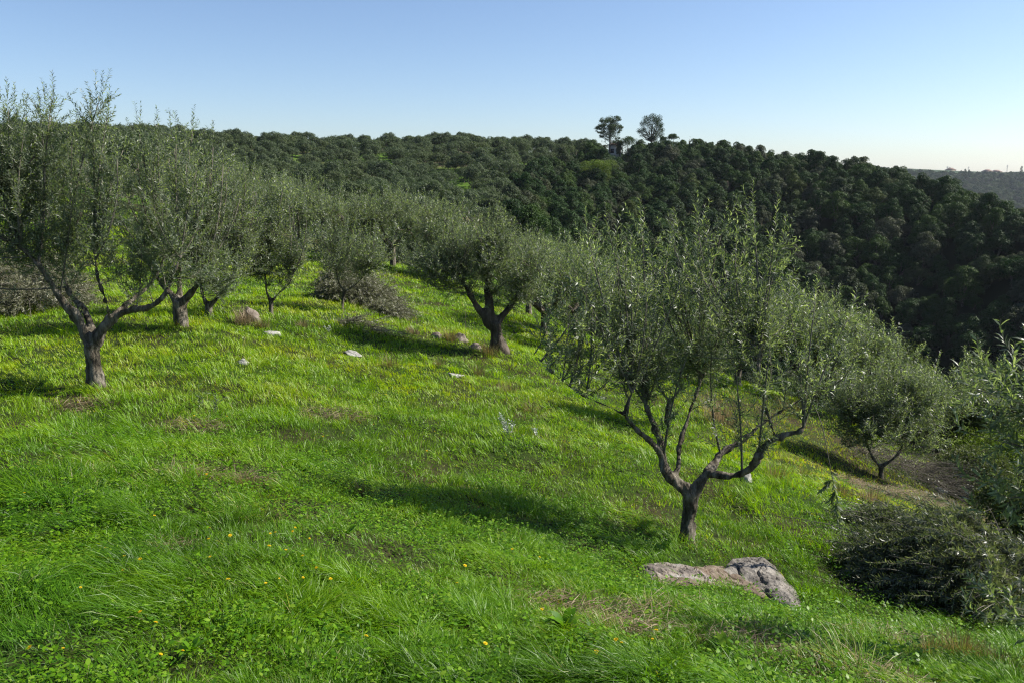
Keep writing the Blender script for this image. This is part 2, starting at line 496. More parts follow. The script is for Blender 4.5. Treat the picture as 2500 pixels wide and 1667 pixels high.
def ground_material(name, grassy, soil, patch_scale, patch_lo, patch_hi, bright=None, wood=None):
    m = bpy.data.materials.new(name)
    nt, new, ln = nodes_of(m)
    tc = new("ShaderNodeTexCoord")
    n1 = new("ShaderNodeTexNoise")
    n1.inputs["Scale"].default_value = patch_scale
    n1.inputs["Detail"].default_value = 6
    ln(tc.outputs["Object"], n1.inputs[0])
    c1 = ramp(nt, [(patch_lo, soil), (patch_hi, grassy)], n1.outputs[0])
    n2 = new("ShaderNodeTexNoise")
    n2.inputs["Scale"].default_value = patch_scale * 14
    n2.inputs["Detail"].default_value = 8
    ln(tc.outputs["Object"], n2.inputs[0])
    c2 = ramp(nt, [(.3, (.55, .55, .55)), (.7, (1.35, 1.35, 1.3))], n2.outputs[0])
    mx = new("ShaderNodeMix")
    mx.data_type = 'RGBA'
    mx.blend_type = 'MULTIPLY'
    mx.inputs[0].default_value = 1
    ln(c1, mx.inputs[6])
    ln(c2, mx.inputs[7])
    c = mx.outputs[2]
    if bright:
        n3 = new("ShaderNodeTexNoise")
        n3.inputs["Scale"].default_value = bright[0]
        n3.inputs["Detail"].default_value = 3
        ln(tc.outputs["Object"], n3.inputs[0])
        fac = ramp(nt, [(bright[1], (0, 0, 0)), (bright[1] + .03, (1, 1, 1))], n3.outputs[0])
        m3 = new("ShaderNodeMix")
        m3.data_type = 'RGBA'
        ln(fac, m3.inputs[0])
        ln(c, m3.inputs[6])
        m3.inputs[7].default_value = (*bright[2], 1)
        c = m3.outputs[2]
    if wood:
        ta = new("ShaderNodeAttribute")
        ta.attribute_name = "tint"
        sp_ = new("ShaderNodeSeparateColor")
        ln(ta.outputs["Color"], sp_.inputs[0])
        m4 = new("ShaderNodeMix")
        m4.data_type = 'RGBA'
        ln(sp_.outputs[0], m4.inputs[0])
        ln(c, m4.inputs[6])
        m4.inputs[7].default_value = (*wood, 1)
        c = m4.outputs[2]
    pb = new("ShaderNodeBsdfPrincipled")
    pb.inputs["Roughness"].default_value = 0.95
    pb.inputs["Specular IOR Level"].default_value = 0.1
    ln(c, pb.inputs["Base Color"])
    bp = new("ShaderNodeBump")
    bp.inputs["Strength"].default_value = 0.5
    bp.inputs["Distance"].default_value = 0.05
    ln(n2.outputs[0], bp.inputs["Height"])
    ln(bp.outputs[0], pb.inputs["Normal"])
    out = new("ShaderNodeOutputMaterial")
    ln(pb.outputs[0], out.inputs[0])
    return m

M['ground'] = ground_material("meadow_soil", (0.022, 0.042, 0.006), (0.035, 0.028, 0.014), 0.9, .35, .6)
M['hill'] = ground_material("hillside_soil", (0.07, 0.13, 0.015), (0.09, 0.075, 0.045), 0.045, .40, .50, wood=(0.016, 0.022, 0.008))
M['farhill'] = ground_material("distant_hill_scrub", (0.035, 0.065, 0.025), (0.045, 0.06, 0.03), 0.01, .35, .6, bright=(0.03, .63, (0.13, 0.22, 0.03)))
M['mountain'] = ground_material("mountain_slope", (0.06, 0.07, 0.06), (0.10, 0.10, 0.09), 0.002, .35, .6)

# ------------------------------------------------------------------ terrain
def terrain(name, rs, a0, a1, na, mat, kind='structure'):
    th = np.linspace(R(a0), R(a1), na)
    Rr, T = np.meshgrid(rs, th, indexing='ij')
    X, Y = Rr * np.sin(T), Rr * np.cos(T)
    Z = hgt(X, Y)
    V = np.stack([X, Y, Z], -1).reshape(-1, 3)
    nr = len(rs)
    i, j = np.meshgrid(np.arange(nr - 1), np.arange(na - 1), indexing='ij')
    F = np.stack([i * na + j, i * na + j + 1, (i + 1) * na + j + 1, (i + 1) * na + j], -1).reshape(-1, 4)[:, ::-1]
    mb = MB()
    uu, vv = project(V)
    tt = np.zeros((len(V), 4))
    tt[:, 0] = sstep(-20, 20, uu - np.interp(vv, [330, 360, 400, 440, 500, 600, 700], [1430, 1440, 1290, 1250, 1235, 1240, 1220]))
    mb.add(V, F, tt)
    o = mb.build(name, mat, smooth=True)
    tag(o, kind=kind)
    return o

R0 = np.exp(np.linspace(math.log(0.5), math.log(62), 330))
R1 = np.concatenate([[62], np.exp(np.linspace(math.log(62.5), math.log(330), 130))])
R2 = np.concatenate([[330], np.exp(np.linspace(math.log(332), math.log(3000), 110))])
terrain("ground", R0, -105, 105, 560, M['ground'])
terrain("hillside", R1, -105, 105, 420, M['hill'])
terrain("distant_hills", R2, -80, 80, 420, M['farhill'])

def mountain():
    mb = MB()
    xs = np.linspace(1500, 2900, 90)
    ys = np.linspace(2650, 3300, 24)
    X, Y = np.meshgrid(xs, ys, indexing='ij')
    ridge = np.exp(-((Y - 2950) / 160) ** 2)
    prof = sstep(1780, 2200, X)
    Z = -60 + (106 * prof) * ridge * (1 + .12 * fbm(X / 120, Y / 120, 0, 33, 3))
    na = len(ys)
    i, j = np.meshgrid(np.arange(len(xs) - 1), np.arange(na - 1), indexing='ij')
    F = np.stack([i * na + j, i * na + j + 1, (i + 1) * na + j + 1, (i + 1) * na + j], -1).reshape(-1, 4)
    F = F[:, ::-1]
    mb.add(np.stack([X, Y, Z], -1).reshape(-1, 3), F)
    tag(mb.build("mountain", M['mountain'], smooth=True), kind='structure')
mountain()

# ------------------------------------------------------------------ trees
def leaves_on_shoots(mb, P, pitch, L0, L1, Wf, detail, g, droop=0.0, tip=0.0):
    """P (n,k,3) shoot paths; opposite leaf pairs along them"""
    n, k, _ = P.shape
    ln_ = np.linalg.norm(np.diff(P, axis=1), axis=-1).sum(1)
    cnt = np.maximum(2, (ln_ / pitch).astype(int))
    idx = np.repeat(np.arange(n), cnt)
    s = (np.arange(len(idx)) - np.repeat(np.cumsum(cnt) - cnt, cnt)) / np.repeat(cnt, cnt)
    s = 0.08 + 0.92 * s
    f = s * (k - 1)
    i0 = np.clip(np.floor(f).astype(int), 0, k - 2)
    w = (f - i0)[:, None]
    pos = P[idx, i0] * (1 - w) + P[idx, i0 + 1] * w
    tan = unit(P[idx, i0 + 1] - P[idx, i0])
    ref = unit(np.cross(tan, np.array([0.31, 0.22, 0.92])))
    b = np.cross(tan, ref)
    num = np.arange(len(idx))
    ang = (num % 2) * math.pi / 2 + g.normal(0, .5, len(idx)) + np.repeat(g.random(n) * 6.28, cnt)
    side = ref * np.cos(ang)[:, None] + b * np.sin(ang)[:, None]
    out = []
    for sg in (1, -1):
        D = unit(tan * g.uniform(.55, 1.2, (len(idx), 1)) + side * sg + rvec(len(idx), g) * .22 + np.array([0, 0, -droop]))
        Nn = unit(tan * 1.0 - D * .5 + rvec(len(idx), g) * .55)
        L = g.uniform(L0, L1, len(idx)) * (1 - 0.35 * s ** 3)
        rr = np.clip(g.beta(1.6, 2.4, len(idx)) + 0.0, 0, 1)
        add_leaves(mb, pos, D, Nn, L, L * Wf, r1=rr, detail=detail)

def quad_bez(a, c, b, k):
    t = np.linspace(0, 1, k)[None, :, None]
    return a[:, None] * (1 - t) ** 2 + 2 * c[:, None] * t * (1 - t) + b[:, None] * t ** 2

def crown(g, nodes, env, n_br, shoots, shoot_len, L0, L1, Wf, pitch, detail=1, up=0.55, droop=0.0, node_r=0.012, seg=6, whips=(), whip_shoots=7, bend=0.12):
    """nodes: (m,3) where branches may start; env: ellipsoids (cx,cy,cz,rx,ry,rz); returns (twig MB, leaf MB)"""
    tw, lf = MB(), MB()
    env = np.array(env, float)
    vol = env[:, 3] * env[:, 4] * env[:, 5]
    pick = g.choice(len(env), n_br, p=vol / vol.sum())
    q = rvec(n_br, g) * (g.random((n_br, 1)) ** 0.42)
    T = env[pick, :3] + q * env[pick, 3:]
    nodes = np.asarray(nodes, float)
    d = T[:, None] - nodes[None]
    cost = np.linalg.norm(d * np.array([1.25, 1.25, .8]), axis=-1) + np.maximum(0, -d[..., 2]) * 2.5 + g.random((n_br, len(nodes))) * .12
    ni = cost.argmin(1)
    A = nodes[ni]
    ln_ = np.linalg.norm(T - A, axis=1)[:, None]
    C = A * .45 + T * .55 + np.concatenate([(T - A)[:, :2] * .22, -ln_ * bend], 1) + rvec(n_br, g) * ln_ * .07
    B = quad_bez(A, C, T, seg)
    if len(whips):
        W = []
        for a, b in whips:
            a, b = np.array(a, float), np.array(b, float)
            a = nodes[np.linalg.norm(nodes - a, axis=1).argmin()]
            m = (a + b) / 2 + g.normal(0, .04, 3) * np.linalg.norm(b - a)
            W.append(quad_bez(a[None], m[None], b[None], seg)[0])
        B = np.concatenate([B, np.array(W)])
        ln_ = np.concatenate([ln_, np.array([[np.linalg.norm(np.subtract(b, a))] for a, b in whips])])
    nb = len(B)
    r0 = np.clip(ln_ * node_r, node_r * .3, node_r * 1.6)
    rad = r0 * np.linspace(1, .28, seg)[None]
    add_tubes(tw, B, rad, sides=5)
    # shoots
    cnt = np.full(nb, shoots)
    if len(whips):
        base_l = np.median(ln_[:n_br])
        cnt[n_br:] = np.maximum(shoots, (shoots * 1.25 * ln_[n_br:, 0] / max(base_l, .2))).astype(int)
    bi = np.repeat(np.arange(nb), cnt)
    ns = len(bi)
    s = g.uniform(.03, 1.0, ns)
    f = s * (seg - 1)
    i0 = np.clip(np.floor(f).astype(int), 0, seg - 2)
    w = (f - i0)[:, None]
    p0 = B[bi, i0] * (1 - w) + B[bi, i0 + 1] * w
    tan = unit(B[bi, i0 + 1] - B[bi, i0])
    D = unit(tan * .65 + rvec(ns, g) * 1.0 + np.array([0, 0, up * .7]))
    L = g.uniform(.5, 1.15, ns)[:, None] * shoot_len
    end = p0 + D * L + np.array([0, 0, 1.0]) * L * (up * .25 - droop * .6)
    mid = p0 + D * L * .5
    S = quad_bez(p0, mid, end, 5)
    # short suckers straight off the limbs
    kn = g.choice(len(nodes), max(6, n_br // 3))
    E0 = nodes[kn]
    ED = unit(rvec(len(kn), g) * .8 + np.array([0, 0, .9])) * shoot_len * g.uniform(.3, .9, (len(kn), 1))
    S = np.concatenate([S, quad_bez(E0, E0 + ED * .5 + rvec(len(kn), g) * .02, E0 + ED, 5)])
    # the branch tips continue as leafy shoots
    S2 = quad_bez(B[:, -1], B[:, -1] + unit(B[:, -1] - B[:, -2]) * shoot_len * .5, B[:, -1] + unit(B[:, -1] - B[:, -2] + np.array([0, 0, up * .3])) * shoot_len, 5)
    S = np.concatenate([S, S2])
    add_tubes(tw, S, np.full((len(S), 1), node_r * .16) * np.linspace(1, .5, 5)[None], sides=3, cap=False)
    leaves_on_shoots(lf, S, pitch, L0, L1, Wf, detail, g, droop=droop * .5)
    return tw, lf

def woody(limbs, voxel, amp, freq, seed, name, mat, parent):
    """limbs: list of (k,4) arrays x,y,z,radius -> one gnarled continuous surface"""
    mb = MB()
    for Lm in limbs:
        k = max(6, int(len(Lm) * 3))
        P = resample(Lm, k)
        add_tubes(mb, P[None, :, :3], P[None, :, 3], sides=12)
        # close the root end
        e = np.arange(12)[None, ::-1] + (mb.n - k * 12)
        mb.f.append((e, 0))
    me = mb.mesh(name + "_raw", [mat])
    ob = bpy.data.objects.new(name + "_raw", me)
    col.objects.link(ob)
    rm = ob.modifiers.new("remesh", 'REMESH')
    rm.mode = 'VOXEL'
    rm.voxel_size = voxel
    sm = ob.modifiers.new("smooth", 'SMOOTH')
    sm.iterations = 4
    dg = bpy.context.evaluated_depsgraph_get()
    me2 = bpy.data.meshes.new_from_object(ob.evaluated_get(dg))
    bpy.data.objects.remove(ob)
    n = len(me2.vertices)
    co = np.empty(n * 3)
    me2.vertices.foreach_get("co", co)
    co = co.reshape(-1, 3)
    no = np.empty(n * 3)
    me2.vertices.foreach_get("normal", no)
    no = no.reshape(-1, 3)
    d = fbm(co[:, 0] * freq, co[:, 1] * freq, co[:, 2] * freq * .55, seed, 3)
    kn = np.maximum(0, noise3(co[:, 0] * freq * .8, co[:, 1] * freq * .8, co[:, 2] * freq * .8, seed + 50) - .45) * 2.2
    co = co + no * (d * amp + kn * amp)[:, None]
    me2.vertices.foreach_set("co", co.ravel())
    me2.polygons.foreach_set("use_smooth", np.ones(len(me2.polygons), bool))
    me2.name = name
    me2.materials.clear()
    me2.materials.append(mat)
    me2.update()
    return link(bpy.data.objects.new(name, me2), parent)

def px_limb(base, Y, pts):
    """(u, v, dy, width px) -> local x,y,z,radius"""
    out = []
    for u, v, dy, w in pts:
        p = at(u, v, Y + dy) - base
        out.append((*p, w * .5 * (Y + dy) / FPX))
    return np.array(out)

def px_env(base, Y, els, depth=.9):
    out = []
    for e in els:
        u, v, ru, rv = e[:4]
        dy = e[4] if len(e) > 4 else 0
        k = (Y + dy) / FPX
        p = at(u, v, Y + dy) - base
        out.append((*p, ru * k, (e[5] if len(e) > 5 else ru * k * depth), rv * k))
    return out

def px_whips(base, Y, ws):
    out = []
    for (u0, v0, d0, u1, v1, d1) in ws:
        out.append((at(u0, v0, Y + d0) - base, at(u1, v1, Y + d1) - base))
    return out

def limb_nodes(limbs, t0=.35):
    N = []
    for Lm in limbs:
        P = resample(Lm, 14)[:, :3]
        N.append(P[int(14 * t0):])
    return np.concatenate(N)

def hand_tree(name, base_px, limbs_px, env_px, label, group, seed, n_br, shoots, shoot_len, leaf, pitch, whips_px=(), voxel=.012,
              amp=.020, freq=16, detail=1, bark='bark', up=.55, node_r=.011, limb_t0=.35, depth=.9, extra_nodes=None, base=None, trunk_first=1, droop=0, Wf=.2):
    g = np.random.default_rng(seed)
    b = gp(*base_px) if base is None else np.array(base, float)
    Y = b[1]
    root = empty(name, b)
    tag(root, label, "olive tree", group)
    limbs = [px_limb(b, Y, l) for l in limbs_px]
    limbs[0][0, 2] -= .15
    woody(limbs, voxel, amp, freq, seed, "trunk", M[bark], root)
    nodes = limb_nodes(limbs[trunk_first:], limb_t0)
    tw, lf = crown(g, nodes, px_env(b, Y, env_px, depth), n_br, shoots, shoot_len, leaf[0], leaf[1], Wf, pitch, detail, up=up,
                   node_r=node_r, whips=px_whips(b, Y, whips_px), seg=7, droop=droop)
    tw.build("branches", M['twig'], root)
    lf.build("foliage", M['olive'], root)
    return root, b

OL = "olive trees of the near grove"

# front tree, forking twice, right of centre
A_limbs = [
    [(1672, 1328, 0, 52), (1675, 1312, 0, 43), (1679, 1273, 0, 35), (1685, 1240, 0, 36), (1686, 1215, 0, 42), (1684, 1200, 0, 44)],
    [(1686, 1215, 0, 40), (1672, 1192, 0, 32), (1640, 1168, -.02, 28), (1624, 1150, -.03, 26), (1617, 1124, -.02, 24), (1617, 1100, .03, 20), (1611, 1072, .1, 18), (1598, 1038, .15, 17), (1583, 1009, .2, 16), (1577, 988, .2, 13)],
    [(1616, 1112, 0, 20), (1597, 1084, -.1, 17), (1569, 1061, -.2, 15), (1543, 1038, -.25, 13), (1526, 1015, -.3, 12), (1532, 985, -.3, 10), (1543, 957, -.3, 9)],
    [(1526, 1012, -.3, 10), (1490, 993, -.35, 7), (1420, 965, -.4, 6), (1363, 921, -.4, 5), (1325, 890, -.4, 4), (1290, 845, -.4, 3)],
    [(1640, 1166, 0, 20), (1658, 1145, .05, 15), (1656, 1107, .15, 13), (1663, 1066, .25, 12), (1678, 1023, .3, 10), (1689, 989, .35, 9), (1709, 937, .4, 8), (1724, 900, .4, 6)],
    [(1688, 1212, 0, 36), (1705, 1185, 0, 27), (1722, 1160, 0, 25), (1738, 1140, .08, 22), (1750, 1118, .2, 19), (1766, 1100, .3, 18), (1798, 1084, .4, 15), (1844, 1049, .5, 12), (1873, 1023, .55, 10), (1916, 997, .6, 8), (2002, 949, .65, 5)],
    [(1728, 1156, 0, 22), (1752, 1157, -.05, 18), (1784, 1163, -.1, 18), (1816, 1153, -.18, 18), (1841, 1137, -.25, 20), (1853, 1107, -.3, 17), (1869, 1083, -.3, 14), (1893, 1069, -.3, 13), (1922, 1058, -.3, 12), (1950, 1057, -.3, 12), (1962, 1043, -.3, 11)],
    [(1893, 1068, -.3, 8), (1876, 1015, -.3, 7), (1861, 957, -.28, 6), (1849, 900, -.25, 5), (1845, 830, -.2, 3)],
]
A_env = [(1480, 760, 150, 150, -.2), (1400, 850, 110, 85, -.3), (1420, 935, 70, 30, -.4), (1600, 700, 160, 150, .1), (1770, 680, 140, 160, .2), (1860, 850, 170, 115, 0), (2000, 880, 110, 100, .1), (1690, 840, 190, 100, .2), (1310, 830, 50, 40, -.1), (1870, 640, 60, 100, .1),
         (1510, 620, 90, 80, 0), (1720, 580, 90, 60, .2), (2060, 840, 40, 60, 0)]
A_whips = [(1577, 990, .2, 1490, 583, .1), (1577, 990, .2, 1566, 563, .2), (1577, 990, .2, 1630, 628, .5), (1709, 930, .4, 1705, 553, .4), (1709, 930, .4, 1760, 578, .5), (1849, 900, -.2, 1840, 528, .1),
           (1849, 900, -.2, 1905, 608, .1), (1849, 900, 0, 1880, 648, .3), (1965, 1040, -.3, 1990, 740, -.2), (1965, 1040, -.3, 2070, 780, -.1), (1965, 1000, -.3, 1920, 730, .2), (1543, 957, -.3, 1400, 658, -.3), (1543, 957, -.3, 1440, 598, -.2),
           (1635, 1127, 0, 1680, 860, -.3), (1755, 1101, .1, 1738, 850, -.2), (1781, 1144, -.1, 1792, 880, -.3), (1853, 1107, -.3, 1880, 840, -.5), (1735, 830, .3, 1815, 598, .3), (1500, 900, 0, 1520, 638, 0)]
A_root, A_base = hand_tree("olive_tree", (1672, 1322), A_limbs, A_env,
          "slender young olive tree nearest the camera with forked limbs above the big flat rock", OL, 11,
          84, 10, .32, (.042, .066), .023, A_whips, depth=1.05)

# hanging leafy twig of the front tree (right side)
def hanging_twig():
    g = np.random.default_rng(5)
    pts = np.array([at(u, v, A_base[1] - .3) - A_base for u, v in [(1985, 985), (2005, 1020), (2018, 1090), (2026, 1140), (2038, 1180), (2043, 1230), (2050, 1275)]])
    P = resample(np.c_[pts, np.ones(len(pts))], 12)[:, :3]
    tw, lf = MB(), MB()
    add_tubes(tw, P[None], np.linspace(.004, .0015, 12)[None], sides=4)
    sh = []
    for i in (6, 7, 7, 8, 8, 9, 9, 10, 10):
        a = P[i]
        b = a + np.array([g.uniform(-.09, .09), g.uniform(-.05, .05), -g.uniform(.08, .16)])
        sh.append(quad_bez(a[None], (a + b)[None] / 2 + np.array([[g.uniform(-.03, .03), 0, .02]]), b[None], 5)[0])
    sh.append(np.array([P[7], P[8], P[9], P[10], P[11]]))
    S = np.array(sh)
    add_tubes(tw, S, np.full((len(S), 5), .0015), sides=3)
    leaves_on_shoots(lf, S, .018, .055, .085, .24, 2, g, droop=.6)
    o = tw.build("hanging_twig", M['twig'], A_root)
    lf.build("leaf_spray", M['olive'], o)
hanging_twig()

# left tree
B_limbs = [
    [(233, 950, 0, 52), (231, 930, 0, 44), (226, 887, 0, 34), (224, 855, 0, 36), (226, 836, 0, 40)],
    [(226, 845, 0, 34), (211, 819, 0, 24), (196, 789, 0, 22), (171, 758, -.05, 21), (147, 728, -.1, 20), (122, 688, -.15, 17), (98, 651, -.2, 15), (70, 620, -.2, 13), (46, 596, -.2, 10), (18, 587, -.2, 8), (-30, 570, -.2, 6)],
    [(46, 596, -.2, 9), (20, 520, -.1, 7), (-5, 440, 0, 5)],
    [(228, 838, .05, 28), (226, 795, .12, 20), (208, 764, .2, 18), (184, 734, .3, 15), (165, 709, .35, 12), (153, 670, .4, 9), (160, 600, .4, 6)],
    [(230, 845, 0, 34), (245, 815, 0, 27), (264, 785, 0, 24), (290, 768, 0, 18), (331, 752, -.1, 16), (361, 754, -.15, 14), (386, 740, -.2, 13), (404, 718, -.2, 12), (415, 690, -.2, 9), (440, 630, -.2, 6)],
    [(262, 785, 0, 20), (295, 757, .2, 15), (331, 725, .4, 13), (361, 703, .5, 11), (378, 680, .5, 9), (400, 630, .5, 6)],
    [(268, 782, 0, 12), (262, 740, -.2, 8), (240, 690, -.3, 6), (230, 620, -.3, 4)],
]
B_env = [(0, 470, 150, 210, 0), (110, 470, 130, 200, .2), (240, 480, 130, 170, .2), (360, 480, 120, 150, 0), (450, 560, 90, 140, 0), (330, 640, 130, 60, 0), (-80, 600, 110, 120, -.2), (110, 620, 100, 80, .3), (240, 270, 28, 60, .1), (60, 330, 110, 90, .1), (40, 640, 60, 50, 0)]
B_whips = [(98, 651, -.2, 100, 298, 0), (98, 651, -.2, 125, 253, .2), (46, 596, 0, 20, 268, .2), (20, 520, 0, -10, 278, .2), (160, 600, .4, 175, 348, .4), (160, 600, .4, 240, 253, .2), (230, 620, -.3, 225, 298, .1), (230, 620, 0, 262, 288, .1), (230, 620, -.3, 300, 368, -.1),
           (440, 630, -.2, 430, 353, -.1), (400, 630, .5, 385, 338, .4), (400, 630, .5, 340, 328, .3), (440, 630, 0, 480, 418, 0), (331, 752, -.1, 345, 598, -.3), (147, 728, -.1, 175, 518, -.3), (70, 620, -.1, 60, 318, -.2)]
hand_tree("olive_tree", (232, 945), B_limbs, B_env, "tall olive tree at the left edge, trunk splitting into wide low limbs", OL, 12,
          112, 12, .36, (.045, .068), .024, B_whips, depth=1.0, voxel=.016, amp=.028, freq=12)

# second tree behind the left one
hand_tree("olive_tree", (443, 797), [
    [(443, 802, 0, 40), (441, 780, 0, 34), (438, 750, 0, 33), (436, 735, 0, 34)],
    [(438, 745, 0, 26), (415, 715, 0, 16), (390, 690, .2, 12), (360, 640, .3, 8)],
    [(440, 745, 0, 26), (462, 720, 0, 18), (480, 700, -.1, 14), (500, 650, -.2, 9)],
    [(438, 740, .1, 20), (440, 690, .2, 12), (430, 630, .3, 8)]],
    [(400, 560, 130, 150), (500, 560, 110, 150), (440, 430, 120, 90), (540, 640, 70, 80, -.3)],
    "thick trunked olive tree behind the left edge tree's lowest limb", OL, 13, 95, 12, .4, (.055, .08), .034,
    [(440, 690, .2, 420, 330, 0), (500, 650, 0, 520, 360, 0), (430, 630, .3, 470, 320, .2)], voxel=.025, amp=.025, freq=8, node_r=.014)
# tree with suckers
hand_tree("olive_tree", (512, 772), [
    [(512, 777, 0, 26), (510, 760, 0, 20), (508, 745, 0, 20)],
    [(508, 750, 0, 16), (495, 725, 0, 11), (490, 690, .1, 8), (480, 640, .1, 6)],
    [(510, 750, 0, 16), (535, 722, 0, 11), (560, 690, .1, 8), (580, 640, 0, 6)]],
    [(520, 600, 110, 110), (570, 540, 90, 110), (520, 460, 90, 70), (530, 720, 50, 40, -.2)],
    "olive tree with leafy suckers round its foot beside the dry grass boulder", OL, 14, 75, 11, .42, (.06, .085), .04,
    [(480, 640, 0, 560, 410, 0), (580, 640, 0, 600, 430, 0)], voxel=.03, amp=.02, freq=8, node_r=.014)
# slender tree
hand_tree("olive_tree", (660, 772), [
    [(661, 776, 0, 13), (662, 755, 0, 11), (661, 735, 0, 11)],
    [(661, 738, 0, 10), (650, 715, 0, 8), (648, 680, 0, 7), (640, 620, 0, 5)],
    [(662, 738, 0, 9), (680, 715, 0, 7), (705, 700, 0, 5), (720, 660, 0, 4)]],
    [(660, 600, 95, 85), (700, 560, 65, 90), (630, 530, 60, 80), (670, 660, 80, 40)],
    "slim olive tree with a forked stem and round crown on open grass", OL, 15, 75, 11, .38, (.06, .085), .042,
    [(648, 640, 0, 650, 480, 0), (648, 640, 0, 690, 470, 0)], voxel=.03, amp=.01, freq=8, node_r=.013)
# thin tree before the pile
hand_tree("olive_tree", (835, 757), [
    [(835, 760, 0, 10), (836, 735, 0, 9), (842, 710, 0, 8)],
    [(842, 712, 0, 7), (825, 690, 0, 5), (820, 650, 0, 4)],
    [(842, 712, 0, 7), (870, 695, 0, 5), (900, 660, 0, 4)]],
    [(850, 620, 90, 60), (900, 610, 80, 60), (800, 590, 60, 60)],
    "thin stemmed small olive tree standing in front of the big brushwood heap", OL, 16, 65, 10, .4, (.065, .09), .05, voxel=.03, amp=.01, freq=8, node_r=.013)
# old gnarled tree
hand_tree("olive_tree", (1222, 860), [
    [(1218, 866, 0, 52), (1218, 845, 0, 44), (1213, 820, 0, 36), (1210, 795, 0, 36), (1208, 785, 0, 36)],
    [(1232, 868, -.1, 22), (1224, 840, -.05, 22), (1216, 810, 0, 20)],
    [(1206, 798, 0, 28), (1191, 781, 0, 22), (1172, 761, 0, 20), (1159, 742, 0, 18), (1150, 720, 0, 14), (1130, 690, 0, 9), (1080, 650, 0, 6)],
    [(1208, 795, 0, 28), (1199, 769, .05, 23), (1194, 745, .05, 22), (1190, 718, .1, 18), (1190, 670, .2, 10), (1200, 620, .2, 6)],
    [(1214, 795, 0, 26), (1225, 770, .1, 18), (1240, 757, .1, 14), (1256, 735, .2, 12), (1275, 700, .2, 8), (1310, 650, .2, 5)]],
    [(1180, 630, 110, 80), (1090, 650, 95, 60), (1270, 660, 100, 90), (1190, 565, 90, 45), (1110, 590, 70, 50), (1250, 740, 50, 50, -.3), (1060, 680, 50, 40)],
    "old gnarled olive tree with a dark twisted trunk beside the row of stones", OL, 17, 150, 12, .36, (.058, .082), .04,
    [(1190, 670, .2, 1215, 525, .1), (1190, 670, .2, 1150, 530, .1)], voxel=.03, amp=.045, freq=5, bark='old_bark', node_r=.015)
# right tree above the slope
hand_tree("olive_tree", (2152, 1165), [
    [(2152, 1170, 0, 16), (2151, 1150, 0, 14), (2150, 1135, 0, 14)],
    [(2150, 1138, 0, 11), (2130, 1120, 0, 8), (2115, 1080, 0, 6), (2100, 1020, 0, 4)],
    [(2150, 1138, 0, 12), (2185, 1120, 0, 9), (2205, 1090, .1, 7), (2215, 1040, .1, 5), (2220, 960, .1, 4)]],
    [(2160, 1000, 140, 110), (2270, 1020, 70, 70), (2180, 980, 110, 100), (2100, 1000, 100, 100), (2230, 950, 90, 80), (2080, 930, 80, 80), (2210, 1060, 90, 50)],
    "dense olive tree on the brown scrub slope at the right", OL, 18, 120, 12, .36, (.055, .08), .036,
    [(2100, 1000, 0, 2060, 850, 0), (2200, 1000, 0, 2190, 850, 0)], voxel=.03, amp=.012, freq=8, node_r=.013)
# tree behind the front one
hand_tree("olive_tree", (1628, 1045), [
    [(1629, 1050, 0, 20), (1628, 1025, 0, 16), (1632, 1000, 0, 15), (1636, 975, 0, 14)],
    [(1636, 980, 0, 11), (1610, 950, 0, 8), (1590, 900, 0, 6)],
    [(1636, 980, 0, 11), (1660, 950, 0, 8), (1690, 900, 0, 6)]],
    [(1640, 870, 130, 90), (1560, 850, 90, 70), (1720, 850, 100, 80)],
    "olive tree half hidden straight behind the nearest tree's crown", OL, 19, 80, 11, .36, (.055, .08), .036, voxel=.025, amp=.012, freq=8, node_r=.013)

# nearest tree off the right edge, branches reach into the picture
def right_edge_tree():
    g = np.random.default_rng(21)
    x, y = 3.75, 4.0
    b = np.array([x, y, float(hgt(x, y))])
    root = empty("olive_tree", b)
    tag(root, "olive tree at the right edge, only its nearest sprays of long leaves reaching in", "olive tree", OL)
    top = np.array([0, 0, .75])
    limbs = [np.array([(0, 0, -.15, .09), (.02, 0, .3, .075), (0, .02, .7, .08)]),
             np.array([(0, 0, .65, .06), (-.2, 0, .95, .045), (-.42, .05, 1.35, .03), (-.55, .1, 1.7, .015)]),
             np.array([(0, 0, .65, .05), (-.1, .3, .9, .04), (-.3, .6, 1.2, .025), (-.35, .7, 1.7, .012)]),
             np.array([(0, 0, .65, .05), (.25, -.1, 1.0, .04), (.4, -.2, 1.5, .02)]),
             np.array([(0, 0, .5, .03), (-.3, -.1, .62, .02), (-.6, -.15, .66, .012)])]
    woody(limbs, .014, .01, 14, 21, "trunk", M['bark'], root)
    nodes = limb_nodes(limbs[1:], .3)
    def e(u, v, ru, rv, Y):
        p = at(u, v, Y) - b
        k = Y / FPX
        return (*p, ru * k, .3, rv * k)
    env = [e(2520, 1000, 110, 140, 4.0), e(2440, 1060, 60, 50, 4.1), e(2550, 900, 60, 70, 4.6), e(2520, 1200, 80, 70, 3.8), e(2600, 1000, 150, 200, 4.0), e(2500, 1470, 60, 35, 3.7)]
    wh = px_whips(b, 4.0, [(2560, 1180, 0, 2385, 950, -.2), (2560, 1240, 0, 2375, 1060, 0), (2560, 1280, -.1, 2390, 1170, .1), (2560, 1100, .2, 2470, 860, .3), (2550, 1120, .2, 2420, 900, .2), (2580, 1400, 0, 2440, 1470, -.2), (2580, 1480, 0, 2400, 1500, -.2), (2560, 1300, 0, 2420, 1250, .1)])
    tw, lf = crown(g, nodes, env, 30, 8, .2, .05, .078, .19, .021, detail=2, up=.45, node_r=.010, whips=wh, seg=7)
    for Lm in limbs:
        P = resample(Lm, 10)
        add_tubes(tw, P[None, :, :3], P[None, :, 3] * .5, sides=5)
    tw.build("branches", M['twig'], root)
    lf.build("foliage", M['olive'], root)
right_edge_tree()

